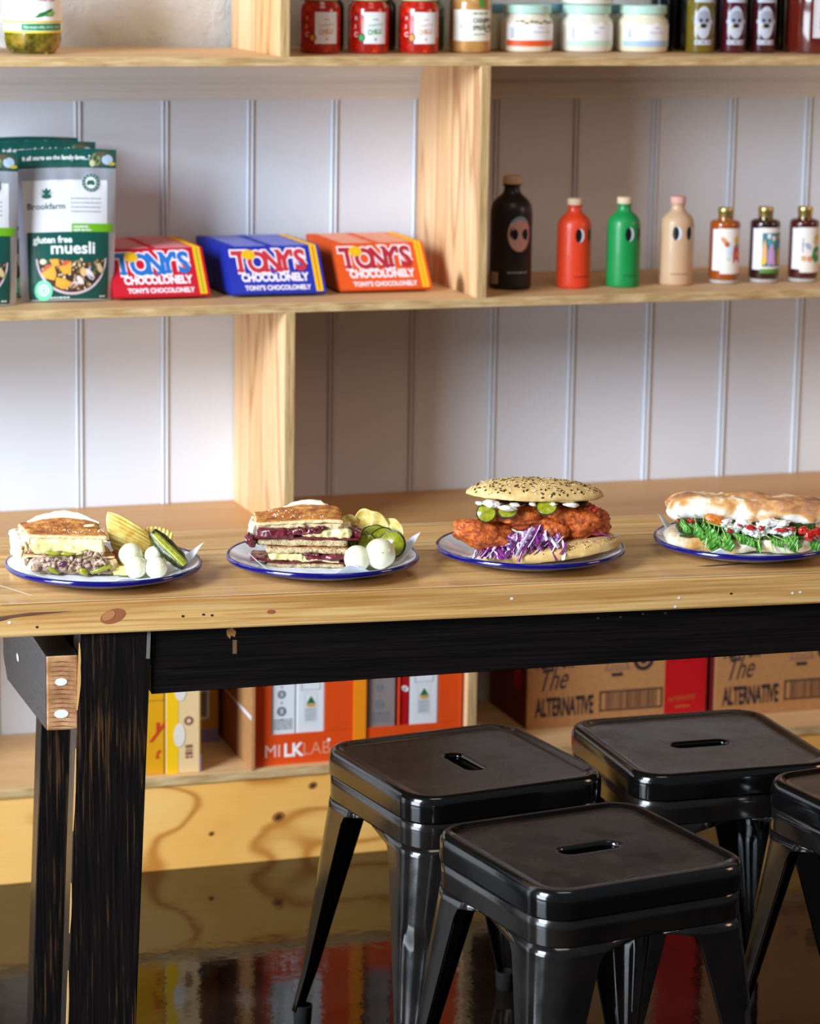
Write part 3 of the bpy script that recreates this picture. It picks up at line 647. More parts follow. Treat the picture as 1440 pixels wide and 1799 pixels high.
def little(x, y, col, lab, art):
    r, h = .0288, .1435
    root = empty('sauce_bottle', (x, y, Z_MID), 0, lab, 'bottle', 'little bottles with gold caps and picture labels')
    obj('body', lat([(0, .008*1), (.86*r, .008), (.97*r, .009), (r, .012), (r, .112), (.96*r, .117), (.8*r, .120), (.5*r, .1215), (.46*r, .128), (0, .128)], 40), mat('little_'+col, col, .1, coat=1.), root, smooth=45)
    obj('base', lat([(0, 0), (.85*r, 0), (.98*r, .002), (1.0*r, .008), (.0, .0082)], 40), mat('thick_glass', 'b9b3b0', .08, coat=1., spec=.8), root, smooth=40)
    obj('cap', lat([(0, .122), (.0135, .122), (.0142, .124), (.0142, .1335), (.0150, .1345), (.0150, .1415), (.0135, h), (0, h)], 32), mat('gold_cap', 'c8b070', .3, metal=.85), root, smooth=40)
    p = Print(on_cyl(r, .02)); cream = mat('label_cream', 'eee6dc'); M_ = lambda c: mat('art_'+c, c)
    p.rect(-.038, .026, .026, .104, mat('label_lilac', 'e9e4ee'), 18, 2, .7)
    p.rect(-.020, .026, .020, .106, cream, 14, 2)
    if art == 0:
        p.disc(.012, .083, .007, .008, M_('e2c33a'), 2, 16); p.poly([(.004, .04), (.022, .04), (.02, .06), (.019, .074), (.006, .074), (.004, .06)], M_('c94a5c'), 3); p.disc(.013, .056, .005, .006, M_('e08a2a'), 4, 14); p.disc(.013, .074, .004, .005, M_('8f99a8'), 4, 12)
        p.disc(-.014, .083, .009, .005, M_('d9946a'), 2, 16, rot=-.8); p.disc(-.008, .076, .005, .005, M_('b8603c'), 3, 12); p.disc(-.003, .066, .006, .013, M_('cfe0ee'), 2, 14); p.rect(-.008, .0, .045, .052, M_('bcd8d0'), 3, 1, 2)
    elif art == 1:
        p.rect(-.021, .026, .020, .028, M_('5a8a3c'), 12, 1, 1.5); p.rect(-.018, .025, .032, .096, M_('4e7d86'), 12, 2, 2); p.poly([(-.018, .04), (-.008, .04), (-.009, .066), (-.013, .085), (-.017, .07)], M_('eeb277'), 3); p.poly([(-.006, .034), (.008, .034), (.007, .06), (.004, .074), (-.003, .074), (-.006, .06)], M_('c9a0d2'), 4); p.poly([(.011, .036), (.022, .036), (.021, .066), (.013, .066)], M_('cf8f1c'), 4); p.disc(.0, .078, .008, .006, M_('4fa0a0'), 3, 14); p.disc(.004, .086, .004, .005, M_('e8dcd0'), 5, 12); p.disc(-.005, .090, .004, .005, M_('dfe6ee'), 4, 12); p.disc(.018, .088, .004, .005, M_('d8a820'), 4, 12); p.disc(-.015, .042, .005, .007, M_('e8c040'), 4, 12); p.disc(.008, .068, .004, .006, M_('2f7a4a'), 5, 12)
    else:
        p.disc(.013, .082, .0075, .010, M_('d3b04a'), 2, 18); p.disc(.013, .080, .004, .006, M_('e8cdbd'), 3, 14); p.poly([(.002, .05), (.006, .066), (.012, .07), (.022, .068), (.024, .04), (.01, .038)], M_('2f8f4a'), 3); p.disc(.015, .056, .0035, .004, M_('d8b8dc'), 4, 12); p.rect(-.018, -.008, .042, .052, M_('d2a878'), 3, 1, 2); p.disc(-.001, .046, .006, .006, M_('e2906a'), 2, 12); p.smallprint(-.018, -.008, .072, .003, M_('8f8fae'), 3, 2); p.rect(-.017, -.014, .058, .086, M_('a8a6b8'), 1, 1, 2); p.disc(-.005, .070, .005, .008, M_('a9b0c8'), 2, 12, rot=.7)
    p.done('picture_label', root)
little(2.3520, 5.119, '9c4a12', 'little amber sauce bottle with a red and yellow picture label', 0)
little(2.4350, 5.118, '2b0f10', 'little dark sauce bottle with a blue and lilac picture label', 1)
little(2.5140, 5.111, '47140f', 'little brown sauce bottle with a green picture label at the right edge', 2)

# ---------------------------------------------------------------- muesli pouches
PG = mat('pouch_green', '0e4f46', .38); PSil = mat('pouch_silver', 'c6cad6', .28, metal=.55); PWh = mat('pouch_white', 'dcdce0', .5); PLime = mat('pouch_lime', '6fb31d', .4); PT = mat('print_pale', 'e9eee9', .5)
def pouch(x, y, rz, lab, full=True, z=Z_MID, group='green and silver muesli pouches'):
    w, h = .176, .268; root = empty('muesli_pouch', (x, y, z), rz, lab, 'pouch', group)
    def T(u, v):
        a = max(0, 1-abs(2*u/w)**2.6); k = v/h
        th = .060*max(0, 1-k/.92)**.62*(1-.25*max(0, .12-k)/.12)
        return max(.0006, th*a**.75)*.5+.0008
    def W(v): k = v/h; return w*(.935+.065*k) if k > .03 else w*(.90+1.1*k)
    def front(u, v, l): 
        wr = .0012*math.sin(u*190+v*40)*max(0, (v/h-.72)/.28)*max(0, 1-(v/h-.72)/.28)*3
        return Vector((u*W(v)/w, -T(u, v)-l+wr, v+.003*math.cos(u*18)-.003))
    bm = B(); N, K = 26, 22
    sheet(bm, lambda a, b: front((a-.5)*w, .003+b*(h-.003), 0), N, K)
    sheet(bm, lambda a, b: (lambda q: Vector((q.x, -q.y, q.z)))(front((.5-a)*w, .003+b*(h-.003), 0)), N, K)
    bmesh.ops.remove_doubles(bm, verts=bm.verts, dist=.0022)
    obj('bag', bm, PSil, root, smooth=70)
    p = Print(front, .0004); R = p.rect
    R(-.088, .088, .236, .268, PG, 20, 4); R(-.088, .088, .2355, .2365, mat('seal_line', '0a3a34'), 16, 1, 2)
    R(-.080, .072, .122, .214, PWh, 20, 8); R(-.074, .075, .006, .124, PG, 22, 12, 1.2); R(.006, .083, .124, .1385, PLime, 12, 2, 2)
    # picture corner of the band
    for k, (cx, cy, rx, ry, c) in enumerate(((.066, .252, .021, .014, '3c4430'), (.052, .250, .008, .012, '7d8a58'), (.072, .250, .010, .009, '9fb4c6'), (.080, .243, .007, .003, 'b9a63a'), (.060, .259, .010, .004, '55503a'), (.045, .243, .005, .006, 'c4cc9c'))): p.disc(cx, cy, rx, ry, mat('pic'+c, c), 2+k*.4, 14)
    p.text('it all starts on the family farm..."', -.078, .249, .0108, PT, offset=.0003, sx=.86, lvl=3)
    p.text('Brookfarm', -.073, .164, .0150, mat('brook_green', '33574d'), offset=.0002, sx=1.04, lvl=2)
    for a in (-1.1, -.55, 0, .55, 1.1): p.poly([(-.038, .186), (-.038+.010*math.sin(a)-.003*math.cos(a), .188+.009*math.cos(a)), (-.038+.015*math.sin(a), .186+.015*math.cos(a)), (-.038+.010*math.sin(a)+.003*math.cos(a), .188+.009*math.cos(a))], mat('brook_leaf', '14574a'), 3)
    p.disc(-.038, .186, .009, .004, mat('brook_leaf'), 3, 14)
    bd = mat('badge_teal', '1c5a52'); p.disc(.042, .2095, .0165, .0165, PT, 2, 30); p.ring(.042, .2095, .0100, .0160, bd, 3); p.poly([(.034, .208), (.037, .214), (.043, .2135), (.0445, .2155), (.0495, .209), (.047, .2045), (.042, .2065), (.036, .2045)], bd, 3)
    for k in range(14):
        a = 2*PI*k/14; p.disc(.042+.013*math.cos(a), .2095+.013*math.sin(a), .0012, .0012, PT, 4, 6)
    for k in range(4): p.smallprint(.010, .060, .181-.0075*k, .0017, mat('fine_print', '7b8a88'), k+3, 2); p.rect(.006, .008, .1805-.0075*k, .1835-.0075*k, mat('fine_print'), lvl=2)
    p.text('macadamia', .009, .1315, .0062, PT, offset=.0002, lvl=3); p.text('apple apricot', .009, .1258, .0062, PT, offset=.0002, lvl=3)
    p.text('gluten free', -.064, .1055, .0165, PT, offset=.0005, sx=.98, lvl=2.5); p.text('muesli', -.034, .0865, .0290, PT, offset=.0007, sx=1.12, lvl=2.5)
    # bowl
    cx, cy = .005, .078
    def half(r, m, l): p.poly([(cx+r*math.cos(math.radians(180+180*i/28)), cy+r*.98*math.sin(math.radians(180+180*i/28))) for i in range(29)], m, l, cx, cy-r*.35)
    half(.0655, mat('bowl_pink', 'd5bfc6'), 2.2); half(.0610, mat('muesli_dark', '3d2a1e'), 2.6)
    rr = random.Random(11)
    for k in range(210):
        a = math.radians(rr.uniform(184, 356)); q = .059*math.sqrt(rr.random()); c = rr.choice(('8c5f38', 'b98a58', 'd9bf93', '6a3a22', 'c9a06a', '4c2c20', 'e6d6b8', 'a3552c', '7c7c4a'))
        p.disc(cx+q*math.cos(a), min(cy-.002, cy+q*math.sin(a)*.97), rr.uniform(.0014, .0034), rr.uniform(.0012, .0026), mat('grain'+c, c), 3+k*.004, 7, rot=rr.uniform(0, 3))
    O_ = mat('apricot', 'eda53a'); R_ = mat('apricot_red', 'd0583a')
    for pts, m, l in (([(-.052, .052), (-.04, .068), (-.028, .066), (-.024, .052), (-.028, .040), (-.044, .044)], O_, 4.2), ([(-.053, .052), (-.042, .068), (-.030, .067), (-.04, .060)], R_, 4.4),
                      ([(-.020, .062), (-.006, .074), (.004, .072), (.003, .052), (-.010, .050)], O_, 4.6), ([(-.020, .063), (-.006, .075), (.004, .073), (-.006, .066)], R_, 4.8), ([(-.036, .077), (-.020, .077), (-.018, .066), (-.030, .064)], O_, 4.5),
                      ([(-.025, .046), (-.010, .042), (.004, .036), (-.002, .028), (-.014, .024), (-.026, .030)], O_, 5.0)): p.poly(pts, m, l)
    for cx_, cy_, rx, ry, a, c in ((.026, .054, .006, .008, .2, 'dfb878'), (.038, .050, .012, .006, -.9, 'e4dcdc'), (.020, .040, .009, .005, -.9, 'e2d6cc'), (.058, .060, .005, .008, .5, 'd9c38e'), (.036, .044, .012, .006, -.5, '2c1c24'), (-.048, .073, .006, .005, 0, 'e0d0b0')): p.disc(cx_, cy_, rx, ry, mat('bit'+c, c), 5.4, 14, rot=a)
    p.disc(-.048, .022, .0165, .0185, mat('badge_mint', '7ae0ae'), 5.6, 26); p.ring(-.048, .023, .008, .0105, PT, 6); p.ring(-.048, .023, .003, .0055, PT, 6)
    p.smallprint(-.058, .0, -.000+.0075, .0028, PT, 12, 3); p.smallprint(.058, .068, .0095, .0025, PT, 13, 3)
    p.done('printed_front', root); return root
a_ = pouch(1.0850, 5.118, math.radians(-4), 'green and silver muesli pouch standing in front beside the red chocolate bars')
c = copy_tree(a_); c.location = (.9040, 5.085, Z_MID); c.rotation_euler.z = math.radians(-5); tag(c, 'muesli pouch cut off by the left edge of the picture')
c = copy_tree(a_); c.location = (1.0640, 5.190, Z_MID); c.rotation_euler.z = math.radians(-3); c.scale = (1, 1, 1.03); tag(c, 'muesli pouch directly behind the front one, only its green top edge showing')
c = copy_tree(a_); c.location = (1.0500, 5.268, Z_MID); c.rotation_euler.z = math.radians(-2); c.scale = (1, 1, 1.035); tag(c, 'rearmost muesli pouch standing closest to the white board wall')

# ---------------------------------------------------------------- chocolate bars in three leaning rows
def choc(paper, letters, edge_c, lab, nm):
    w, h, t = .174, .101, .0100; root = empty('chocolate_bar'); pm = mat('wrapper_'+paper, paper, .45)
    bm = B(); pr = rrect(h, t, .003, 3)
    loft(bm, [[(x, y, z+h/2) for z, y in pr] for x in (-w/2, w/2)], cap0=True, cap1=True)
    obj('wrapper', bm, pm, root, smooth=40)
    f = lambda u, v, l: Vector((u, -t/2-l, v)); p = Print(f, .00035); Y_ = mat('foil_yellow', 'f2bd1e', .4); W_ = mat('print_white', 'f6e9ee', .5); L_ = mat('letter_'+letters, letters, .45)
    p.rect(.069, .082, .0015, .0995, Y_, 1, 3); p.rect(.0742, .0768, .004, .097, mat('strip_'+edge_c, edge_c), 1, 3, 1.6)
    word = [('T', -.078, .0455), ('O', -.051, .0440), ('N', -.022, .0450), ('Y', .004, .0470), ("'", .030, .058), ('S', .037, .0470)]
    for wi, (ch, x, y) in enumerate(word):
        for off, m, l in ((.0056, W_, 1.2+wi*.12), (.0022, L_, 2.4+wi*.12)): p.text(ch, x, y, .060 if ch != "'" else .04, m, offset=off, sx=.78 if ch != "'" else .8, lvl=l)
        if ch in 'TNYS':    # slab serifs
            xs = {'T': (.012,), 'N': (.004, .022), 'Y': (.012,), 'S': ()}[ch]
            for q in xs: p.rect(x+q-.0055, x+q+.0075, y-.001, y+.0045, L_, lvl=3.3)
    p.text('CHOCOLONELY', -.066, .0245, .0225, W_, offset=.0012, sx=.735, lvl=2)
    p.text("TONY'S CHOCOLONELY", -.062, .006, .0135, W_, offset=.0006, sx=.80, lvl=2)
    p.disc(-.047, .080, .0125, .0105, Y_, 3.8, 22); p.ring(-.047, .080, .006, .0072, mat('coin_shade', 'd79a12'), 4.4, 18)
    p.done('printed_front', root)
    def over(u, v, l):      # v runs over the rounded upper edge, from the face to the top
        a = max(0, min(PI/2, v/.003)); e = max(0, v-.003*PI/2)
        return Vector((u, -t/2+.003*(1-math.cos(a))-l*math.cos(a)+e, h-.003+(.003+l)*math.sin(a)))
    p = Print(over, .0003); ep = mat('edge_print_'+paper, {'c8102a': 'f0b9bd', '1c2fa4': 'a9b0ea', 'e2561a': 'fbd6bd'}[paper])
    p.rect(.069, .082, 0, .0075, Y_, 1, 6); rq = random.Random(3); x = -.070
    while x < .062:
        wq = rq.uniform(.004, .012)
        if not -.012 < x < -.002: p.rect(x, min(x+wq, .064), .0006, .0062, ep, 1, 5)
        x += wq+.0016
    p.done('printed_edge', root)
    return root
LE = math.radians(-38); ORD = 'first second third fourth fifth sixth seventh eighth ninth tenth eleventh twelfth'.split()
for paper, letters, ec, x, y0, rz, n, cn, where in (('c8102a', '1f6fc0', '7fa03a', 1.2505, 5.089, .012, 12, 'red', 'beside the muesli pouch'), ('1c2fa4', 'c4313c', 'c9701c', 1.4650, 5.086, -.020, 12, 'blue', 'between red and orange rows'), ('e2561a', 'b02434', 'e08a1c', 1.6730, 5.102, .006, 11, 'orange', 'nearest the plywood divider')):
    proto = choc(paper, letters, ec, '', '')
    for k in range(n):
        o = proto if k == 0 else copy_tree(proto); rr = random.Random(k*7+n)
        o.location = (x-.0006*k*(1 if cn == 'blue' else .3)+rr.uniform(-.001, .001), y0+.01558*k, Z_MID+.0055); o.rotation_euler = (LE, 0, rz)
        tag(o, '%s wrapped chocolate bar at the front of the leaning row %s' % (cn, where) if k == 0 else '%s chocolate bar counted from the front of the leaning %s row' % (ORD[k], cn), 'chocolate bar', '%s chocolate bars on the middle shelf' % cn)

# ---------------------------------------------------------------- boxes on the bottom shelf
z0 = Z_LOW
def carton(name, x0, x1, y0, y1, h, m, lab, cat='box', group=None, rz=0, z=None):
    root = empty(name, ((x0+x1)/2, (y0+y1)/2, z0 if z is None else z), rz, lab, cat, group); w, d = x1-x0, y1-y0
    obj('carton', bx(-w/2, w/2, -d/2, d/2, 0, h), m, root, bevel=.0015); return root, (lambda u, v, l: Vector((u-w/2, -d/2-l, v)))
yb, f = carton('yellow_box', 1.105, 1.2365, 5.02, 5.22, .33, mat('box_yellow', 'd99a10', .5), 'deep yellow box with red script beside the black table leg')
p = Print(f, .0005); p.ring(.118, .165, .0, .0, mat('box_line', 'a8760c')); p.rect(.0, .131, .1375, .1392, mat('box_line'), 4, 1); p.text('y', .108, .074, .050, mat('script_red', 'c73a1c'), offset=.0012, shear=.5, sx=.8, lvl=2); p.text('t', .112, .030, .03, mat('script_red', 'c73a1c'), offset=.0005, shear=.5, sx=.8, lvl=2); p.rect(.129, .1312, .0, .33, mat('box_line'), 1, 2); p.done('print', yb)
yb, f = carton('yellow_box', 1.2385, 1.3010, 5.015, 5.25, .33, mat('box_cream', 'e6c48e', .5), 'narrow yellow and cream box with rounded white spots')
p = Print(f, .0005); p.rect(0, .022, 0, .33, mat('bright_yellow', 'f2bd0c'), 1, 4); sp = mat('pale_spot', 'e2d6c8'); p.disc(.024, .072, .011, .022, sp, 2, 20); p.disc(.026, .155, .011, .019, sp, 2, 20)
br = mat('brown_print', '8b5848'); p.ring(.041, .098, .0045, .0085, br, 2, 14); p.rect(.035, .048, .034, .040, br, lvl=2); p.rect(.035, .048, .042, .0445, br, lvl=2); p.rect(.035, .048, .047, .053, br, lvl=2); p.smallprint(.035, .048, .028, .004, br, 3, 2); p.done('print', yb)
obj('side_panel', bx(.0317, .0325, -.117, .117, .004, .326), mat('box_ochre', 'b9821e'), yb); obj('violet_corner', bx(.0318, .0330, -.118, -.085, .0, .032), mat('violet_card', '8a7fae'), yb)
yb, f = carton('yellow_box', 1.318, 1.385, 5.20, 5.33, .30, mat('box_ochre2', 'c08a20', .5), 'ochre box with a barcode set back in the gap beside the cardboard sheet')
p = Print(f, .0005); p.frame(.020, .048, .045, .105, .003, M_white, 2); p.rect(.0225, .0455, .048, .102, mat('barcode_grey', 'b9b4a8'), 1, 1, 1); 
for k in range(11): p.rect(.024, .044, .052+k*.0042, .0545+k*.0042, mat('ink_soft', '3c3a3a'), lvl=2)
p.rect(0, .067, .0, .026, mat('violet_card'), 1, 1); p.smallprint(.012, .045, .125, .006, mat('ink_soft'), 5); p.smallprint(.014, .04, .140, .006, mat('ink_soft'), 6); p.done('print', yb)
card = obj('cardboard_sheet', bx(-.0035, .0035, -.165, .165, 0, .34), M_card, loc=(1.3985, 5.163, z0), rot=(0, 0, -.012), bevel=.0006)
tag(card, 'plain brown cardboard sheet on edge against the orange box, crossed by white tape', 'cardboard')
p = Print(lambda u, v, l: Vector((-.0035-l, u, v)), .0004); p.poly([(-.165, .094), (-.165, .102), (-.03, .105), (.10, .106), (.10, .103), (-.03, .100)], mat('tape', 'f0f2f6', .3)); p.done('tape_strip', card)
# open fronted orange boxes with cartons of milk
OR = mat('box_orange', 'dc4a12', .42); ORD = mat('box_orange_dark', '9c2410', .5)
def milk_box(x0, x1, wins, lab, text, rz=0):
    w = x1-x0; root = empty('orange_box', (x0, 5.018, z0), 0, lab, 'box', 'orange open fronted boxes on the bottom shelf'); t = .0025; H = .33
    edges = [0]+[e for a in wins for e in a]+[w]
    for i in range(0, len(edges), 2):
        obj('front_strip', bx(edges[i], edges[i+1], 0, t, .0585, H), OR, root, bevel=.0005, seg=1)
    obj('front_panel', bx(0, w, 0, t, 0, .058), OR, root, bevel=.0005, seg=1)
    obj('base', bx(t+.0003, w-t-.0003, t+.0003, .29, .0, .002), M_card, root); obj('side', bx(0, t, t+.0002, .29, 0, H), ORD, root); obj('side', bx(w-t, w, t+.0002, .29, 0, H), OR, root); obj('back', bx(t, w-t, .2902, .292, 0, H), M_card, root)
    if text:
        p = Print(lambda u, v, l: Vector((u, -l, v)), .0004); W_ = mat('white_print'); 
        p.text('MI', .0195, .0155, .0345, mat('print_tan', 'e9c2b4'), offset=0, sx=.92, lvl=1); p.text('LK', .0565, .0155, .0345, W_, offset=.0011, sx=.92); p.text('LAB', .0925, .0155, .0345, mat('print_tan2', 'ea8f6c'), offset=0, sx=.92); p.disc(.1430, .041, .0032, .0032, W_, 1, 12)
        p.done('lettering', root)
    return root
def milk_carton(x0, x1, white, lab, art):
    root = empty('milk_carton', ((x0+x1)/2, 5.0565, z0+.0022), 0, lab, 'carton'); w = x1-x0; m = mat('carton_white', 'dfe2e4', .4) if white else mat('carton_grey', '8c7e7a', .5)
    obj('carton', bx(-w/2, w/2, -.034, .034, 0, .30), m, root, bevel=.002)
    f = lambda u, v, l: Vector((u-w/2, -.034-l, v)); p = Print(f, .0004); g = mat('carton_ink', '6d757c')
    if art:
        p.frame(w/2-.018, w/2+.018, .135, .185, .0008, g); p.smallprint(w/2-.013, w/2+.013, .165, .005, g, 4); p.text('SHOT', w/2-.012, .152, .0075, g, lvl=2)
        p.poly([(w/2-.0085, .1095), (w/2+.0085, .1095), (w/2, .1235)], mat('mark_green', '1f6b2c'), 2); p.poly([(w/2-.0095, .1085), (w/2+.0095, .1085), (w/2+.006, .1030), (w/2-.006, .1030)], mat('mark_gold', 'd99a3a'), 2); p.frame(w/2-.012, w/2+.012, .073, .129, .0005, mat('thin_grey', 'b9bfc4'))
        for k in range(7): p.smallprint(w/2-.010, w/2+.010, .077+k*.0036, .0015, g, k)
    else:
        for k, (y, r_) in enumerate(((.160, .009), (.130, .008), (.098, .009))): p.ring(w/2-.003, y, r_*.5, r_, g, 1, 14); p.disc(w/2-.003, y-.016, .002, .002, g, 1, 8); p.rect(w/2-.008, w/2+.003, y-.001, y+.001, g, lvl=2)
        for k in range(5): p.smallprint(w/2-.018, w/2+.018, .064+k*.0042, .0022, g, k+8)
    p.done('print', root); return root
milk_box(1.4030, 1.6010, ((.0330, .1350),), 'orange box with white lettering along its foot and two white cartons in its window', True)
milk_carton(1.4360, 1.4835, True, 'white carton with grey round symbols in the left of the orange box window', False)
milk_carton(1.4855, 1.5390, True, 'white carton with a green and gold triangle in the first orange box', True)
obj('orange_sheet', bx(0, .0235, 0, .003, 0, .33), mat('box_amber', 'ef8a12', .45), loc=(1.5925, 5.0135, z0)); tag(bpy.data.objects['orange_sheet'], 'bright amber card flap at the corner between the two orange boxes', 'cardboard')
milk_box(1.6170, 1.8050, ((.0010, .0630), (.066, .1420)), 'orange box half hidden behind the black stool beside the plywood divider', False)
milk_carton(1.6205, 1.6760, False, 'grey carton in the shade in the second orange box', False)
milk_carton(1.7035, 1.7590, True, 'white carton with a green and gold triangle in the second orange box', True)
rc = obj('red_carton', bx(0, .0215, 0, .068, 0, .30), mat('carton_red', 'b3131a', .35), loc=(1.6800, 5.0215, z0+.0022), bevel=.001); tag(rc, 'narrow red carton beside the grey carton', 'carton')
p = Print(lambda u, v, l: Vector((u, -l, v)), .0004); p.disc(.014, .125, .0075, .0048, M_white, 1, 16, rot=-.6); p.disc(.013, .125, .003, .002, mat('badge_teal'), 2, 10, rot=-.6); p.done('print', rc)
def alt_box(x0, y0, w, lab, rz=0):
    root = empty('cardboard_box', (x0, y0, z0), rz, lab, 'box', 'printed cardboard boxes on the bottom shelf')
    o = obj('carton', bx(0, w, 0, .20, 0, .34), M_card, root, bevel=.0015)
    obj('side_panel', bx(-.0012, -.0002, .002, .198, .002, .338), mat('side_maroon', '5e0e14', .5), root); obj('side_stripe', bx(-.0020, -.0013, .03, .07, .07, .338), mat('side_red', '9c0f18'), root)
    p = Print(lambda u, v, l: Vector((u, -l, v)), .0005); K = mat('navy_print', '23202c', .6)
    p.text('ALTERNATIVE', .018, .0235, .051, K, offset=.0016, sx=.375); p.text('The', .020, .0720, .062, K, shear=.45, sx=.62, offset=.0001, slope=.08); p.text('ASK FOR', .018, .118, .046, K, offset=.0014, sx=.42)
    p.frame(.150, .282, .0245, .0650, .0034, K); p.bars(.163, .270, .029, .061, mat('barcode_brown', '5b4038'), 5)
    tr = mat('mark_brown', '8d6a54'); p.poly([(.158, .105), (.212, .105), (.200, .135), (.170, .135)], tr); p.poly([(.164, .109), (.206, .109), (.197, .132), (.173, .132)], M_card, 2); p.smallprint(.172, .198, .112, .004, tr, 3, 3); p.rect(.174, .197, .093, .100, K)
    p.ring(.240, .122, .013, .021, K); p.disc(.240, .122, .008, .008, K, 1, 16)
    p.rect(.286, w-.002, 0, .34, mat('panel_red', 'ba0d16', .45)); p.text('ALTERNATIVE', .295, .034, .0125, mat('gold_print', 'b9702c'), sx=.72, slope=.06, lvl=2); p.smallprint(.310, .340, .022, .003, mat('gold_print'), 3, 2); p.smallprint(.296, .330, .128, .010, K, 4, 2)
    p.done('print', root); return root
alt_box(1.9745, 5.122, .376, 'brown cardboard box with navy lettering and maroon side next to the plywood divider', -.0)
alt_box(2.3600, 5.106, .376, 'brown cardboard box with navy lettering cut off by the right edge of the picture', -.0)

# ---------------------------------------------------------------- plates and food (local frame: x to the right, y away, as the plates lie)
M_enamel = mat('white_enamel', 'eef0f3', .12, coat=.6); M_under = mat('cream_enamel', 'e9e3da', .2, coat=.4); M_blue = mat('cobalt_rim', '0c0c66', .12, coat=.8)
PH = .7812
def prof_h(r):
    pts = [(0, 0), (.086, 0), (.096, .003), (.115, .0100), (.137, .0180), (.2, .038)]
    for (r0, z0_), (r1, z1) in zip(pts, pts[1:]):
        if r <= r1: return z0_+(z1-z0_)*(r-r0)/(r1-r0)
    return .038
PC = {1: (.910, 4.055), 2: (1.228, 4.025), 3: (1.544, 4.006), 4: (1.882, 3.978)}
def plate(k, lab):
    root = empty('plate', (PC[k][0], PC[k][1], TZ+.0006), -YAW, lab, 'plate', 'white enamel plates with blue rims on the table')
    obj('dish', lat([(0, .0036), (.084, .0036), (.090, .0046), (.096, .0070), (.115, .0140), (.1335, .0211), (.1360, .0218), (.1362, .0200), (.1335, .0180), (.115, .0118), (.096, .0042), (.089, .0012), (.082, .0), (.079, 0), (.078, .0012), (0, .0012)], 96), [M_enamel], root, smooth=60)
    bm = B(); rp = [(.1380+.0030*math.cos(a), .0192+.0042*math.sin(a)) for a in [2*PI*i/10 for i in range(10)]]
    lathe(bm, rp, 96, closed=True); obj('blue_rim', bm, M_blue, root, smooth=60)
def W(k, a, b, h=0.):
    c, s = math.cos(YAW), math.sin(YAW); x, y = PC[k]
    return (x+a*c+b*s, y-a*s+b*c, PH+h)
def food(name, k, a, b, h, lab, cat, group=None, rz=0): return empty(name, W(k, a, b, h), -YAW+rz, lab, cat, group)
plate(1, 'leftmost enamel plate carrying the melted cheese toastie'); plate(2, 'second enamel plate from the left, under the sandwich with dark red meat')
plate(3, 'third enamel plate from the left, under the fried chicken roll'); plate(4, 'rightmost enamel plate, under the long roll with green leaves')
M_paper = mat('greaseproof_paper', 'eef1f5', .55, sss=.1)
def paper(k, s, rot, lab, curls, rmax=.17, off=(0, 0)):
    root = food('paper_sheet', k, 0, 0, .0, lab, 'paper', 'greaseproof paper sheets under the sandwiches'); c, n = math.cos(rot), math.sin(rot)
    def f(u, v):
        x, y = (u-.5)*s, (v-.5)*s; a, b = x*c-y*n+off[0], x*n+y*c+off[1]; r = math.hypot(a, b)
        z = .0007+prof_h(min(r, .139))+.0006*math.sin(a*90+b*60)**2
        for (ca, cb, lift, rad) in curls:
            d = math.hypot(a-ca, b-cb); z += lift*max(0, 1-d/rad)**1.6
        if r > .139: z = max(z, .021+.2*(r-.139))
        return Vector((a, b, z))
    bm = B(); sheet(bm, f, 40, 40); o = obj('sheet', bm, M_paper, root, smooth=60); solid(o, .00015, 1)
    # single mesh thing: the sheet itself
    return root
paper(1, .184, -.56, 'white paper under the melted cheese toastie, one corner lifted past the gherkin', [(.148, .033, .026, .06), (.040, -.112, .008, .04)], off=(.016, .006))
paper(2, .184, -.50, 'white paper under the sandwich with dark red meat, one corner lifted beyond the pickles', [(.148, .043, .030, .06), (.044, -.108, .018, .045), (-.112, -.030, .018, .05)], off=(.018, .004))
paper(3, .180, -.43, 'white paper under the fried chicken roll', [(.139, .050, .010, .05)], off=(.016, .004))
paper(4, .184, .44, 'white paper under the long roll with green leaves', [(-.132, .048, .024, .06), (-.052, -.118, .010, .05)], off=(-.008, .004))

# --- food materials
def toast(name, crumb, top, edge=.55, amt=1., flecks=True):
    m = mat(name, rough=.6, sss=.05); t = NT(m); tc = t('TexCoord'); o_ = tc.outputs['Object']
    nzv = t('SeparateXYZ', {0: tc.outputs['Normal']}).outputs[2]
    n = t('TexNoise', {'Vector': o_, 'Scale': 70., 'Detail': 6., 'Roughness': .65}).outputs[0]; n2 = t('TexNoise', {'Vector': o_, 'Scale': 380., 'Detail': 4., 'Roughness': .7}).outputs[0]
    fac = t.ramp(t.math('ADD', nzv, t.math('MULTIPLY', t.math('SUBTRACT', n, .5), .9)), [(edge-.12, 0.), (edge+.12, amt)])
    cr = t.ramp(n2, [(.3, crumb[0]), (.5, crumb[1]), (.7, crumb[2])]); tp = t.ramp(n, [(.32, top[0]), (.5, top[1]), (.68, top[2])])
    c = t.mix(fac, cr, tp)
    if flecks:
        sp = t.ramp(t('TexNoise', {'Vector': o_, 'Scale': 330., 'Detail': 2.}).outputs[0], [(.66, 0.), (.70, .8)]); c = t.mix(t.math('MULTIPLY', sp, fac), c, 'f2dcc0')
    t.l.new(c, P(m).inputs['Base Color']); bump(t, m, t.math('ADD', n2, n), .6, .0016); return m
M_toast = toast('toasted_bread', ('b88d5b', 'e2c692', 'f0dfb8'), ('6e300c', 'b86a22', 'e4a650'))
M_crumb = toast('bread_crumb', ('a98354', 'd7bd8c', 'ecdcb4'), ('94561f', 'c08440', 'd9ad6c'), .7, .5, False)
M_rye = toast('seeded_bread', ('6e5438', 'c6ab7c', 'e6d6ae'), ('7c3a10', 'b3641e', 'd99544'), .75, .7, False)
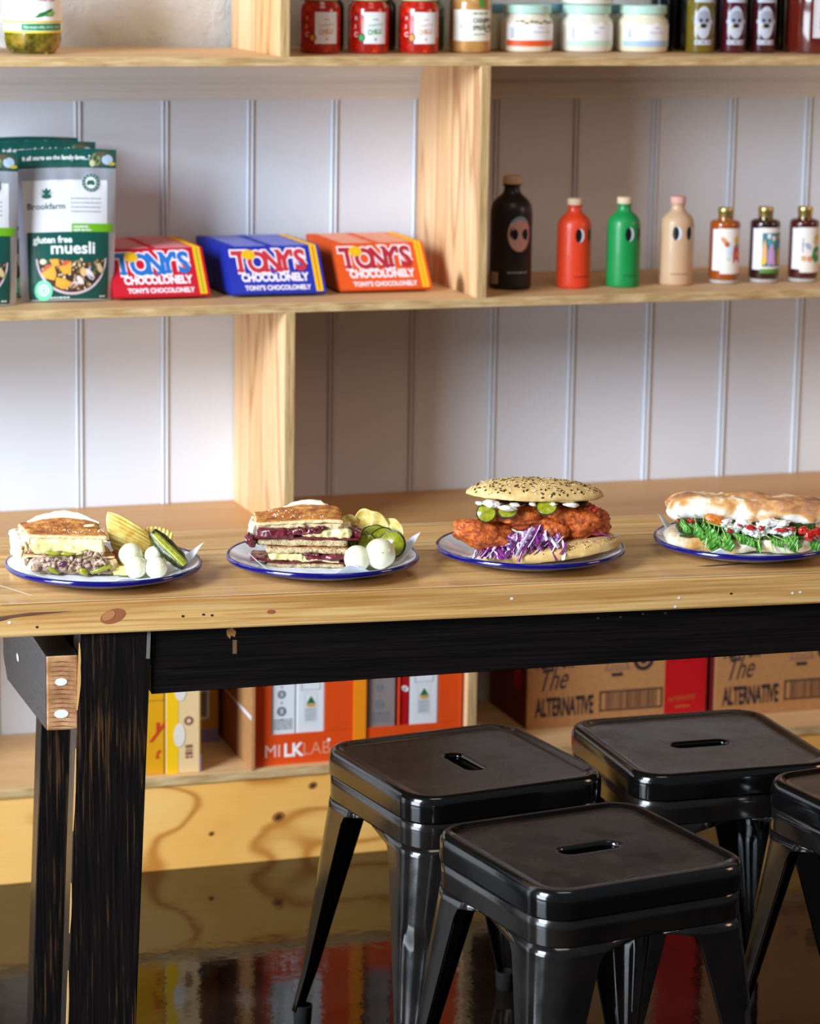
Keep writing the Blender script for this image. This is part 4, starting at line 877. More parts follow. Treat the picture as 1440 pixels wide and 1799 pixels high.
M_torn = toast('torn_bread', ('e2b88c', 'f4e3cc', 'fbf2e4'), ('c98a50', 'ecc793', 'f8e6c8'), .8, .8, False)
M_pale = speckle('pale_crust', [(.3, 'dcd0a8'), (.6, 'ece6cb'), (.8, 'f4f1e2')], 120, .6)
M_cheese = speckle('melted_cheese', [(.3, 'cdbb6e'), (.5, 'e0d394'), (.7, 'ece3b6')], 30, .3, detail=3, sss=.15, coat=.3, bstr=.12)
M_cheddar = speckle('yellow_cheese', [(.3, 'd9c47a'), (.6, 'eadc9c')], 60, .3, sss=.15, coat=.3, bstr=.15)
M_mince = speckle('chopped_filling', [(.28, '5c4636'), (.42, '8f7260'), (.55, 'b39480'), (.68, 'd3b9a4')], 150, .5, bstr=.6, bdist=.002, coat=.2)
M_pastrami = speckle('cured_meat', [(.3, '3d0a12'), (.5, '61141f'), (.65, '84303a'), (.8, 'b5757a')], 90, .3, bstr=.3, coat=.4)
M_jam = mat('berry_jam', '5a0c18', .12, coat=.9)
M_pickle = speckle('pickle_flesh', [(.3, '6d6e10'), (.55, '93951c'), (.75, 'b0ad3c')], 120, .22, bstr=.15, coat=.6, sss=.1)
M_skin = speckle('gherkin_skin', [(.3, '161a08'), (.5, '2c310e'), (.65, '4b4c14'), (.8, '7c6a1c')], 110, .25, bstr=.5, bdist=.002, coat=.6)
M_onion = speckle('pickled_onion_skin', [(.3, 'dcd9b4'), (.6, 'e8e6c8'), (.8, 'efeeda')], 14, .14, detail=2, bstr=.03, sss=.35, coat=.7)
M_chip = speckle('potato_chip', [(.3, 'cf9f3a'), (.45, 'e3c566'), (.6, 'eddc8c'), (.75, 'f2e8ae')], 45, .4, detail=5, bstr=.35, bdist=.001, sss=.1, coat=.2)
M_fry = speckle('spiced_crumb_coating', [(.28, '5a1a04'), (.40, '9c3c08'), (.52, 'c85c12'), (.66, 'dc7a22'), (.8, 'ec9c44')], 120, .42, detail=8, bstr=1., bdist=.004, coat=.25)
M_bun = speckle('pale_turkish_crust', [(.3, 'bd9250'), (.55, 'd8b472'), (.75, 'ebd29c')], 60, .6, bstr=.4, bdist=.0012)
M_slaw = speckle('cabbage_shreds', [(.34, '5e0f66'), (.46, '8f3f9c'), (.54, 'c9a4d4'), (.66, 'ece0f0')], 140, .3, detail=3, coat=.5, bstr=.1)
M_sd = mat('dark_seed', '2f1a10', .5); M_sp = mat('sesame_seed', 'efd9a6', .5); M_mayo = mat('mayonnaise', 'f3eee2', .2, sss=.2, coat=.6)
M_red = speckle('roast_tomato', [(.3, '7a0a06'), (.6, 'b8170c'), (.8, 'dd4a22')], 90, .18, coat=.8)
M_leaf = speckle('rocket_leaf', [(.3, '2c6416'), (.55, '4d9428'), (.75, '86bf4e')], 110, .35, detail=4, bstr=.3, coat=.3)
M_stem = mat('leaf_stem', 'a3c167', .35, coat=.3); M_pesto = speckle('green_pesto', [(.3, '14200a'), (.5, '2f4212'), (.65, '5f6a28'), (.8, 'a3a05c')], 260, .35, coat=.5, bstr=.6)
M_mozz = speckle('mozzarella', [(.3, 'dfe0d6'), (.7, 'f5f4ee')], 60, .25, sss=.2, coat=.4, bstr=.2)
def baguette_mat():
    m = mat('golden_floury_crust', rough=.5, sss=.05); t = NT(m); o_ = t('TexCoord').outputs['Object']
    n = t('TexNoise', {'Vector': t('Mapping', {'Vector': o_, 'Scale': (.7, 1, 1)}).outputs[0], 'Scale': 24., 'Detail': 3., 'Distortion': .6}).outputs[0]; n2 = t('TexNoise', {'Vector': o_, 'Scale': 260., 'Detail': 4.}).outputs[0]
    z = t('SeparateXYZ', {0: o_}).outputs[2]
    k = t.math('ADD', n, t.math('MULTIPLY', z, 7.5))
    c = t.ramp(k, [(.56, 'f6efe4'), (.64, 'f3e0c0'), (.69, 'dd9c46'), (.76, 'bd7426'), (.90, '8e4a14')])
    t.l.new(t.mix(.12, c, t.ramp(n2, [(.3, 'c9a47a'), (.7, 'ffffff')])), P(m).inputs['Base Color']); bump(t, m, n2, .3, .001); return m
M_bag = baguette_mat()
M_bagl = speckle('floury_golden_crust', [(.34, 'c88a40'), (.46, 'e6bc7c'), (.56, 'f4e6cc'), (.75, 'f8f0e0')], 22, .55, detail=4, bstr=.2)

def slab(name, parent, m, a0, a1, b0, b1, h0, h1, r=.004, amp=.0014, freq=90, seed=1, skew=0, nx=34, fn=None, n3=6, ny=20):
    w, d = a1-a0, b1-b0
    def g(p):
        p = p.copy(); p.x -= skew*(p.y+d/2)
        if fn: p = fn(p)
        return p
    return obj(name, softbox(w, d, h1-h0, r, nx, ny, n3, amp, freq, seed, fn=g), m, parent, loc=((a0+a1)/2, (b0+b1)/2, h0), smooth=70)
def lumps(name, parent, m, n, box_, rad, seed=1, amp=.35, kind='stuff', sub=2, flat_=1.):
    rr = random.Random(seed); bm = B(); a0, a1, b0, b1, h0, h1 = box_
    for k in range(n):
        r = rr.uniform(*rad); blob(bm, (rr.uniform(a0, a1), rr.uniform(b0, b1), rr.uniform(h0, h1)), (r*rr.uniform(.8, 1.5), r, r*rr.uniform(.6, 1)*flat_), amp, 4, k+seed, sub, (rr.uniform(0, 3), rr.uniform(-.6, .6), rr.uniform(0, 3)))
    o = obj(name, bm, m, parent, smooth=70)
    if kind: o['kind'] = kind
    return o

# --- plate 1: toastie, crinkle chips, onions, gherkin
s = food('toasted_sandwich', 1, 0, 0, 0, 'toastie stacked in two halves with melted pale cheese and chopped filling', 'sandwich')
slab('bread_slice', s, M_crumb, -.108, .016, -.018, .060, .002, .009, seed=2, skew=.25)
slab('filling', s, M_mince, -.098, .008, -.024, .055, .006, .027, r=.006, amp=.004, freq=130, seed=3, skew=.22)
lumps('chopped_pieces', s, M_mince, 110, (-.094, .006, -.028, -.020, .007, .026), (.0022, .0048), 4)
slab('torn_crust', s, M_torn, -.118, -.092, -.016, .045, .004, .026, r=.008, amp=.006, freq=110, seed=5, skew=.35, nx=14)
slab('crust_end', s, M_toast, .006, .020, -.018, .05, .006, .025, r=.006, amp=.003, freq=120, seed=6, nx=10)
slab('toasted_slice', s, M_toast, -.108, .018, -.018, .058, .0255, .0300, r=.002, amp=.0012, seed=7, skew=.28)
slab('filling', s, M_mince, -.096, .002, -.020, .050, .0295, .0370, r=.003, amp=.003, freq=150, seed=8, skew=.28)
lumps('chopped_pieces', s, M_mince, 40, (-.030, .002, -.0235, -.019, .031, .037), (.0018, .0036), 9)
for k, (a, b, h, ra, rb, rc, ry) in enumerate(((-.070, -.0235, .0335, .012, .004, .0030, .05), (-.048, -.0235, .0335, .012, .004, .0030, -.05), (-.030, -.022, .0345, .010, .004, .0026, -.25), (.0, -.030, .013, .017, .004, .0035, -.35), (-.026, -.031, .009, .008, .004, .005, .5), (-.070, -.029, .010, .010, .003, .0035, .5))):
    bm = B(); blob(bm, (a, b, h), (ra, rb, rc), .15, 3, k, 3, (0, ry, 0)); obj('pickle_slice', bm, M_pickle, s, smooth=70)
bm = B(); blob(bm, (-.055, -.0305, .0195), (.0065, .003, .004), .3, 3, 5, 3, (0, -.5, 0)); obj('red_onion_piece', bm, mat('purple_onion', '4b1c3c', .3, coat=.4), s, smooth=70)
def cheese_fn(p):
    p.y -= .0035*max(0, 1-p.z/.018)*max(0, math.sin(p.x*95+.7))*(1 if p.y < 0 else 0)
    if p.z < .006: p.z -= .006*max(0, noise.noise(Vector((p.x*38, 3.1, 0)))+.25)*(1 if p.x < .02 else .2)
    p.y -= .0018*math.sin(p.x*160+p.z*220)*(1 if p.y < -.02 else 0)
    return p
slab('melted_cheese', s, M_cheese, -.100, .0045, -.0235, .050, .0345, .0555, r=.007, amp=.0020, freq=38, seed=10, skew=.28, nx=60, fn=cheese_fn, n3=10)
slab('bread_crumb', s, M_crumb, -.097, .006, -.0185, .052, .0475, .0555, r=.003, amp=.0018, seed=12, skew=.28)
slab('crust_side', s, M_torn, -.124, -.099, -.012, .046, .0270, .0560, r=.008, amp=.0050, freq=95, seed=13, skew=.30, nx=14)
def arch(p): p.z += .0095*max(0, (p.y+.02)/.07)*max(0, 1-((p.x+.012)/.062)**2); return p
slab('toasted_top', s, M_toast, -.1040, .0085, -.0215, .060, .0530, .0610, r=.0045, amp=.0013, freq=110, seed=11, skew=.33, fn=arch, nx=44)
bm = B(); tube(bm, [(-.116+.104*i/16, .052+.010*math.sin(PI*i/16), .0615+.0105*math.sin(PI*i/16)) for i in range(17)], [(.0022+.0040*math.sin(PI*i/16), .0028+.004*math.sin(PI*i/16)) for i in range(17)], 12)
[setattr(v, 'co', v.co+Vector((0, 1, 1))*.0022*fbm(v.co, 110, 4)) for v in bm.verts]; obj('pale_crust', bm, M_pale, s, smooth=70)
bm = B(); blob(bm, (-.022, .016, .0665), (.0095, .0035, .0022), .15, 3, 3, 3, (0, -.12, -.25)); obj('cheese_shred', bm, M_cheese, s, smooth=70)
lumps('salt_flakes', s, mat('salt_flake', 'f3ddd0', .15, coat=.8), 46, (-.085, .0, -.014, .020, .0615, .0625), (.0006, .0013), 14, sub=1)
bm = B()
for k in range(12): rr = random.Random(k); tube(bm, [(-.114+rr.uniform(-.006, .01), -.014+rr.uniform(-.004, .01), .050-rr.uniform(0, .02)), (-.112+rr.uniform(-.006, .006), -.016, .035-rr.uniform(0, .02))], [.0025, .0012], 6)
o = obj('crust_crackle', bm, M_toast, s, smooth=70); o['kind'] = 'stuff'
def chip_patch(name, k, P00, P10, P01, P11, bulge, waves, lab, wamp=.0011, bow=.0):
    root = empty(name, W(k, 0, 0, 0), -YAW, lab, 'chip', 'potato chips on the plates'); P00, P10, P01, P11 = map(Vector, (P00, P10, P01, P11)); n0 = (P10-P00).cross(P01-P00).normalized()
    if n0.y > 0: n0 = -n0
    def f(u, v):
        # rounded outline
        uu, vv = u*2-1, v*2-1; ru = uu*math.sqrt(1-.30*vv*vv); rv = vv*math.sqrt(1-.30*uu*uu); u_, v_ = ru*.5+.5, rv*.5+.5
        p = P00*(1-u_)*(1-v_)+P10*u_*(1-v_)+P01*(1-u_)*v_+P11*u_*v_
        return p+n0*(bulge*(1-(uu*uu))+bow*(1-vv*vv)+wamp*math.sin(v_*waves*2*PI)+.0007*nz(p, 60, 2))
    bm = B(); sheet(bm, f, 30, 96); solid(obj('crinkled_slice', bm, M_chip, root, smooth=80), .0010, 0); return root
chip_patch('crinkle_chip', 1, (-.006, .046, .0900), (.071, .050, .0440), (.006, .030, .0260), (.050, .026, .0140), .007, 9, 'large golden crinkle chip standing behind the toastie', bow=.004)
chip_patch('crinkle_chip', 1, (.050, .066, .0600), (.050, .052, .0060), (.098, .066, .0500), (.085, .050, .0060), .004, 8, 'smaller crinkle chip half hidden behind the gherkin')
chip_patch('crinkle_chip', 1, (.014, -.036, .0050), (.052, -.034, .0045), (.016, .010, .0160), (.046, .006, .0130), .001, 7, 'crinkle chip lying flat under the pickled onions')
def onion(k, a, b, h, r, lab, tip=(0, 0)):
    root = food('pickled_onion', k, a, b, h, lab, 'onion', 'white pickled onions')
    bm = B(); g = bmesh.ops.create_uvsphere(bm, u_segments=32, v_segments=20, radius=r)
    for v in g['verts']:
        q = v.co/r; k_ = 1+.05*max(0, q.z)**6+.012*math.sin(5*math.atan2(q.y, q.x)+k)*(1-abs(q.z)); v.co *= k_; v.co.z *= .97
    obj('bulb', bm, M_onion, root, rot=(tip[0], tip[1], 0), smooth=80); return root
onion(1, .0375, .004, .0265, .0180, 'pickled onion touching the crinkle chip, upper left of four', (.3, .5))
onion(1, .0480, -.028, .0165, .0165, 'pickled onion in front of four, nearest the toastie', (.8, -.4))
onion(1, .0770, -.027, .0158, .0162, 'pickled onion in front of four, nearest the gherkin', (.5, .4))
onion(1, .0715, .002, .0270, .0140, 'pickled onion mostly hidden behind the front pair beside the gherkin', (0, .3))
onion(2, .0510, -.034, .0192, .0198, 'smaller pickled onion beside the sandwich with dark red meat', (.3, -.5))
onion(2, .0835, -.028, .0255, .0228, 'large white pickled onion with a dark speck in front of the pickle slices', (.9, .3))
bm = B(); blob(bm, (0, 0, 0), (.0008, .0005, .0007), .2, 3, 1, 1); o = obj('dark_speck', bm, M_black, bpy.data.objects['pickled_onion.005'], loc=(.004, -.0222, .0065))
g = food('gherkin', 1, .093, .0, .037, 'dark green gherkin wedge leaning on the pickled onions', 'pickle')
bm = B(); tube(bm, [(-.024+.046*i/12, .012-.024*i/12, .020-.040*i/12) for i in range(13)], [(.0135*math.sin(PI*(i+1.6)/15)**.4, .0105) for i in range(13)], 16)
for v in bm.verts: v.co += Vector((fbm(v.co, 150, 1), fbm(v.co, 150, 2), fbm(v.co, 150, 3)))*.0016
obj('bumpy_skin', bm, M_skin, g, smooth=70)
bm = B(); tube(bm, [(-.021+.046*i/10, .000-.020*i/10, .022-.039*i/10) for i in range(11)], [(.0062, .0042) if 0 < i < 10 else (.005, .003) for i in range(11)], 10)
obj('cut_flesh', bm, M_pickle, g, smooth=70)

# --- plate 2: cured meat sandwich
s = food('toasted_sandwich', 2, 0, 0, 0, 'toasted sandwich stacked in two halves with dark red meat and pale cheese', 'sandwich')
def wav(am, fr, ph, z_=.003):
    def f(p): p.z += z_*math.sin(p.x*fr+ph)+.4*z_*math.sin(p.x*fr*2.3+ph*2+p.y*60); p.y -= am*max(0, math.sin(p.x*fr*1.3+ph))*(1 if p.y < 0 else 0); return p
    return f
slab('bread_slice', s, M_rye, -.080, .034, -.022, .050, .001, .0090, amp=.0022, seed=20, skew=.15)
slab('cured_meat', s, M_pastrami, -.105, -.050, -.024, .040, .0085, .0120, r=.0015, amp=.0012, seed=21, fn=wav(.003, 60, 2.6, .0025))
slab('cured_meat', s, M_pastrami, -.065, .036, -.0245, .040, .0095, .0125, r=.0012, amp=.001, seed=22, fn=wav(.003, 80, 1, .0014))
slab('melted_cheese', s, M_cheddar, -.078, -.020, -.0260, .040, .0115, .0215, r=.004, amp=.003, freq=80, seed=23)
slab('cured_meat', s, M_pastrami, -.024, .040, -.0270, .040, .0140, .0218, r=.0030, amp=.0014, seed=24, fn=wav(.003, 70, .3, .0010))
slab('melted_cheese', s, M_cheese, -.030, .025, -.0255, .030, .0105, .0140, r=.0015, amp=.001, seed=25, fn=wav(.001, 70, 2, .0016))
slab('bread_slice', s, M_rye, -.079, .038, -.0235, .050, .0215, .0320, amp=.0024, seed=26, skew=.1)
slab('jam', s, M_jam, -.030, -.006, -.0275, .0, .0205, .0242, r=.002, amp=.003, freq=160, seed=27, nx=16)
slab('bread_slice', s, M_rye, -.095, .036, -.0200, .052, .0325, .0435, amp=.0024, seed=28, skew=.1)
slab('cured_meat', s, M_pastrami, -.100, .052, -.0215, .040, .0432, .0468, r=.0016, amp=.001, seed=29, fn=wav(.003, 55, .8, .0010))
slab('cured_meat', s, M_pastrami, -.094, -.040, -.0240, .040, .0445, .0575, r=.004, amp=.0024, seed=30, fn=wav(.004, 60, 2., .0012))
slab('cured_meat', s, M_pastrami, -.052, -.002, -.0235, .040, .0500, .0600, r=.003, amp=.0024, seed=31, fn=wav(.003, 70, .5, .0012))
slab('melted_cheese', s, M_cheese, -.030, .040, -.0225, .040, .0462, .0600, r=.005, amp=.0030, freq=75, seed=32)
slab('cured_meat', s, M_pastrami, .034, .056, -.012, .030, .0450, .0570, r=.004, amp=.002, seed=33, nx=14, fn=lambda p: Vector((p.x, p.y, p.z-.35*max(0, p.x))))
slab('jam', s, M_jam, -.036, -.012, -.0262, .0, .0555, .0625, r=.003, amp=.004, freq=170, seed=34, nx=20); slab('jam', s, M_jam, -.010, .008, -.0255, .0, .0595, .0635, r=.002, amp=.003, freq=170, seed=35, nx=16)
bm = B(); blob(bm, (-.104, -.018, .040), (.007, .010, .011), .35, 4, 3, 3, (0, -.5, 0)); obj('meat_curl', bm, M_pastrami, s, smooth=70)
slab('bread_crumb', s, M_crumb, -.093, .030, -.0195, .052, .0580, .0680, amp=.0022, seed=36, skew=.1)
def arch2(p): p.z += .0040*(p.x/.06)+.0075*max(0, (p.y+.03)/.075)*max(0, 1-((p.x-.006)/.065)**2)-.10*max(0, p.x-.035); return p
slab('toasted_top', s, M_toast, -.0955, .0300, -.0220, .058, .0655, .0725, r=.0040, amp=.0014, freq=110, seed=37, skew=.10, fn=arch2, nx=44)
slab('crust_side', s, M_torn, -.107, -.090, -.010, .040, .038, .0640, r=.006, amp=.004, freq=100, seed=38, nx=12)
bm = B(); tube(bm, [(-.060+.075*i/14, .054+.006*math.sin(PI*i/14), .0735+.0075*math.sin(PI*i/14)) for i in range(15)], [(.0022+.0026*math.sin(PI*i/14), .0028+.003*math.sin(PI*i/14)) for i in range(15)], 12); [setattr(v, 'co', v.co+Vector((0, 1, 1))*.0022*fbm(v.co, 110, 4)) for v in bm.verts]; obj('pale_crust', bm, M_pale, s, smooth=70)
lumps('salt_flakes', s, mat('salt_flake'), 70, (-.08, .02, -.016, .035, .0735, .0755), (.0006, .0014), 39, sub=1)
lumps('bread_seeds', s, M_sd, 60, (-.088, .034, -.0245, -.0215, .022, .043), (.0005, .0010), 40, sub=1)
def wavy_chip(k, a, b, h, r, tilt, rz, seed, lab):
    root = food('potato_chip', k, a, b, h, lab, 'chip', 'potato chips on the plates', 0)
    def f(u, v):
        th = 2*PI*u; q = r*v*(1+.14*nz((math.cos(th), math.sin(th), 0), 1.6, seed)); x, y = q*math.cos(th), q*math.sin(th)
        z = .30*r*nz((x, y, 0), 1.1/r, seed)+.25*r*nz((x, y, 3), 2.3/r, seed)
        return Matrix.Rotation(rz, 3, 'Z') @ Matrix.Rotation(tilt, 3, 'X') @ Vector((x, y, z))
    bm = B(); sheet(bm, f, 48, 12); bmesh.ops.remove_doubles(bm, verts=bm.verts, dist=.00002); solid(obj('fried_slice', bm, M_chip, root, smooth=80), .0009, 0)
wavy_chip(2, .038, .050, .050, .0160, 1.3, .3, 1, 'small potato chip directly beside the upper half of the meat sandwich')
wavy_chip(2, .065, .050, .045, .0290, 1.15, -.15, 2, 'biggest wavy potato chip behind the pickle slices')
wavy_chip(2, .094, .046, .040, .0240, 1.1, -.5, 3, 'wavy potato chip at the right end behind the pickle slices')
wavy_chip(2, .050, .040, .030, .0220, .9, .5, 4, 'darker potato chip low behind the first pickle slice')
def pickle(k, a, b, h, r, tilt, rz, lab, el=1., parent=None, th=.0032):
    root = food('pickle_slice', k, a, b, h, lab, 'pickle', 'pickle slices piled behind the onions') if not parent else empty('x')
    bm = B(); lathe(bm, [(0, -th/2), (r*.86, -th/2), (r*.9, -th/2*.6), (r*.9, th/2*.6), (r*.86, th/2), (0, th/2)], 28)
    bm2 = B(); lathe(bm2, [(r*.88, -th/2), (r*.97, -th/2*.8), (r, 0), (r*.97, th/2*.8), (r*.88, th/2)], 28)
    for b_ in (bm, bm2):
        for v in b_.verts:
            v.co *= 1+.03*nz(v.co, 90, r*100); v.co.x *= el; v.co.z += .0012*math.sin(v.co.x*170)
    if parent:
        bpy.data.objects.remove(root)
        o = obj('pickle_slice', bm, M_pickle, parent, loc=(a, b, h), rot=(tilt, 0, rz), smooth=50); obj('rind', bm2, M_skin, o, smooth=50); return o
    obj('flesh', bm, M_pickle, root, rot=(tilt, 0, rz), smooth=50); obj('rind', bm2, M_skin, root, rot=(tilt, 0, rz), smooth=50)
pickle(2, .0480, .020, .0330, .0130, 1.1, .4, 'dark pickle slice at the left of the pile beside the sandwich')
pickle(2, .0635, .008, .0330, .0150, 1.2, .1, 'yellow green pickle slice behind the gap between the two onions')
pickle(2, .0740, .034, .0400, .0180, .75, .0, 'pickle slice lying at the back and top of the pile', 1.15)
pickle(2, .1000, .010, .0310, .0215, 1.25, -.25, 'largest pickle slice, bright and upright to the right of the big onion')
pickle(2, .0870, .022, .0370, .0190, .95, -.1, 'pickle slice leaning behind the biggest bright one')

# --- plate 3: fried chicken roll
s = food('chicken_roll', 3, 0, 0, 0, 'fried chicken roll with purple slaw, pickles and a seeded flat top', 'sandwich')
def bun(name, c, rad, tilt, m, low, seed, pw=.62):
    bm = B(); g_ = bmesh.ops.create_icosphere(bm, subdivisions=5, radius=1); R = Matrix.Rotation(tilt, 3, 'Y')
    for v in g_['verts']:
        p = v.co.copy(); rho = min(1, math.hypot(p.x, p.y)); z = (rad[2] if p.z > 0 else low)*abs(p.z)**pw*(1 if p.z > 0 else -1)
        q = Vector((p.x*rad[0]*(1+.04*nz(p, 2, seed)), p.y*rad[1]*(1+.06*nz(p, 2.4, seed)), z+.0012*fbm(p*.1, 40, seed))); v.co = Vector(c)+R @ q
    return obj(name, bm, m, s, smooth=80), (Vector(c), rad, R, low, pw)
def seeds(name, surf, n, m, seed, amin=-1, amax=1, bmin=-1., bmax=1., size=.0017, parent=None, rot=None, front=False):
    c, rad, R, low, pw = surf; rr = random.Random(seed); bm = B(); k = 0
    while k < n:
        x, y = rr.uniform(amin, amax), rr.uniform(bmin, bmax)
        if x*x+y*y > .97: continue
        zz = math.sqrt(1-x*x-y*y); z = rad[2]*zz**pw; p = c+R @ Vector((x*rad[0], y*rad[1], z)); nrm = R @ Vector((x/rad[0], y/rad[1], max(.3, zz)/rad[2]*.8)).normalized()
        e = nrm.orthogonal().normalized(); e = Matrix.Rotation(rr.uniform(0, 6.28), 3, nrm) @ e; f_ = nrm.cross(e); s_ = size*rr.uniform(.75, 1.25)
        pts = [p+nrm*.0006+(e*math.cos(2*PI*i/6)*s_+f_*math.sin(2*PI*i/6)*s_*.52) for i in range(6)]
        vv = [bm.verts.new(q) for q in pts]; tp = bm.verts.new(p+nrm*.0014)
        for i in range(6): bm.faces.new((vv[i], vv[(i+1) % 6], tp))
        k += 1
    o = obj(name, bm, m, s); o['kind'] = 'stuff'; return o
_, sf = bun('bottom_bread', (.026, -.008, .0145), (.106, .060, .0150), -.13, M_bun, .012, 3)
_, ci = bun('bread_inside', (.030, -.004, .0215), (.094, .052, .0100), -.13, M_crumb, .004, 4)
seeds('dark_seeds', sf, 90, M_sd, 1, .25, 1, -1, .2); seeds('sesame_seeds', sf, 60, M_sp, 2, .25, 1, -1, .2); seeds('dark_seeds', sf, 40, M_sd, 5, -1, .3, -1, -.55)
def fry(a, b, h, rad, rot, seed, mname='chicken_piece'):
    bm = B(); blob(bm, (0, 0, 0), rad, .22, 3.2, seed, 5, rot)
    for v in bm.verts: n_ = v.co.normalized(); v.co += n_*(.0016*abs(fbm(v.co, 190, seed, 5))+.0007*fbm(v.co, 700, seed, 3))
    obj(mname, bm, M_fry, s, loc=(a, b, h), smooth=80)
fry(-.068, -.034, .0400, (.047, .028, .0215), (0, .22, .1), 1); fry(-.012, -.014, .0660, (.050, .032, .0190), (0, .05, 0), 2)
fry(.058, -.008, .0590, (.050, .036, .0290), (0, .10, -.1), 3); fry(.094, .0, .0540, (.024, .026, .0200), (0, .2, 0), 4); fry(.034, -.036, .0490, (.022, .016, .0150), (0, .3, 0), 6); fry(.018, -.008, .0660, (.030, .03, .0190), (0, 0, 0), 7)
# slaw
rr = random.Random(21); bm = B()
def strand(p0, p1, w, sag=.004):
    p0, p1 = Vector(p0), Vector(p1); mid = (p0+p1)/2+Vector((rr.uniform(-.006, .006), rr.uniform(-.006, .001), rr.uniform(-.002, .007))); pts = [p0*(1-t)**2+mid*2*t*(1-t)+p1*t*t for t in [i/6 for i in range(7)]]
    tube(bm, pts, [(w*rr.uniform(.7, 1.2), w*.35) for _ in pts], 6, 0 if rr.random() < .62 else 1)
for k in range(105):
    a = rr.uniform(-.066, .048); top = .052-.35*abs(a-.012)+rr.uniform(-.012, .006); b = rr.uniform(-.062, -.036)
    strand((a, b+.014, top), (a+rr.uniform(-.026, .018), b-.004-rr.uniform(0, .008), max(.012, top-rr.uniform(.010, .034))), rr.uniform(.0016, .0034))
for k in range(26): a = rr.uniform(-.085, -.03); strand((a, -.050, .020), (a+rr.uniform(-.01, .014), -.064, .010), .0014)
for a0, a1, h0, h1 in ((.0, -.024, .058, .016), (.014, .006, .062, .030), (.022, .036, .040, .010), (-.02, -.044, .040, .010), (.048, .040, .034, .020), (-.006, -.020, .034, .008)): strand((a0, -.060, h0), (a1, -.070, h1), .0026)
strand((.088, -.03, .045), (.118, -.034, .036), .0014); strand((-.106, .018, .046), (-.092, .016, .049), .0026); strand((-.112, .014, .030), (-.104, .014, .040), .0026)
o = obj('slaw', bm, [mat('dressed_cabbage', 'e3d2ea', .25, coat=.6, sss=.1), mat('magenta_cabbage', '7a1f72', .25, coat=.6)], s, smooth=60); o['kind'] = 'stuff'
lumps('slaw_core', s, M_slaw, 60, (-.046, .038, -.052, -.030, .018, .044), (.004, .008), 8)
_, sf = bun('top_bread', (.004, .0, .0950), (.101, .052, .0230), .012, M_bun, .0040, 9, .92)
seeds('dark_seeds', sf, 240, M_sd, 3, size=.0025); seeds('sesame_seeds', sf, 190, M_sp, 4, size=.0019)
for a, b, h, r, ti, el in ((-.068, -.050, .0760, .0150, 1.15, 1.), (-.037, -.052, .0790, .0145, .62, 1.05), (.020, -.052, .0860, .0150, .72, 1.05)): pickle(3, a, b, h, r, ti, 0, '', el, s)
for k, (a, b, h, rx, rz_) in enumerate(((-.063, -.052, .0905, .0095, .0055), (-.055, -.050, .0885, .008, .0050), (-.038, -.060, .0855, .0135, .0040), (-.026, -.050, .0885, .008, .003), (.0, -.046, .0895, .006, .003), (.030, -.046, .090, .006, .003), (.056, -.040, .0880, .012, .0035), (-.078, -.045, .089, .006, .003))):
    bm = B(); blob(bm, (a, b, h), (rx, .008, rz_), .3, 3, k, 3, (0, .1, 0)); obj('mayonnaise', bm, M_mayo, s, smooth=80)
slab('shade_filling', s, mat('dark_filling', '3a1812', .4, coat=.3), -.050, .082, -.026, .034, .080, .0890, r=.004, amp=.004, freq=110, seed=50)  # dark slab under the top bread, the gap's shade put into its colour
lumps('red_relish', s, M_red, 26, (.078, .096, -.022, -.004, .070, .080), (.002, .0038), 51)

# --- plate 4: long roll
s = food('long_roll', 4, 0, 0, 0, 'long golden roll filled with rocket leaves, white cheese and red tomato', 'sandwich', rz=math.radians(-5))
def roll(name, a0, a1, b0, b1, h0, h1, r, seed, fn, m=M_bag, amp=.0035):
    return slab(name, s, m, a0, a1, b0, b1, h0, h1, r, amp, 42, seed, nx=60, n3=12, ny=26, fn=fn)
def ends(L):
    def f(p):
        t = max(0, abs(p.x)/L-.80)/.20; p.y *= 1-.30*t*t; p.z = (p.z-.012)*(1-.22*t*t)+.012; return p
    return f
roll('bottom_bread', -.124, .100, -.052, .032, .004, .0275, .011, 60, lambda p: ends(.112)(Vector((p.x, p.y, p.z*(1+.0*p.x)+.05*max(0, -p.x-.03)+.006*nz(p, 20, 1)))), M_bagl)
roll('top_bread', -.121, .121, -.040, .034, .0480, .0790, .0145, 61, lambda p: ends(.121)(Vector((p.x, p.y, p.z-.055*max(0, p.x-.06)+(.006*max(0, nz(p, 22, 2))+.002) if p.z > .0155 else p.z+.008*nz(p, 34, 5)))))
slab('pesto_layer', s, M_pesto, -.100, .092, -.048, .025, .0240, .0320, r=.003, amp=.0035, freq=140, seed=62)
for k, (a, h, rx, rz_) in enumerate(((-.020, .0400, .013, .0075), (.004, .0380, .014, .0080), (.022, .0410, .012, .0085), (.044, .0400, .012, .0065), (.060, .0370, .011, .0075), (-.006, .0490, .012, .0055), (.030, .0500, .014, .0060), (-.034, .0490, .010, .0055), (.012, .0330, .012, .0050), (.052, .0500, .010, .0050))):
    bm = B(); blob(bm, (a, -.045, h), (rx, .010, rz_), .38, 3.5, k+3, 4, (0, .15*(k % 3-1), 0)); obj('mozzarella', bm, M_mozz, s, smooth=80)
slab('back_filling', s, M_pesto, -.105, .100, -.036, .026, .030, .052, r=.004, amp=.003, freq=90, seed=63)
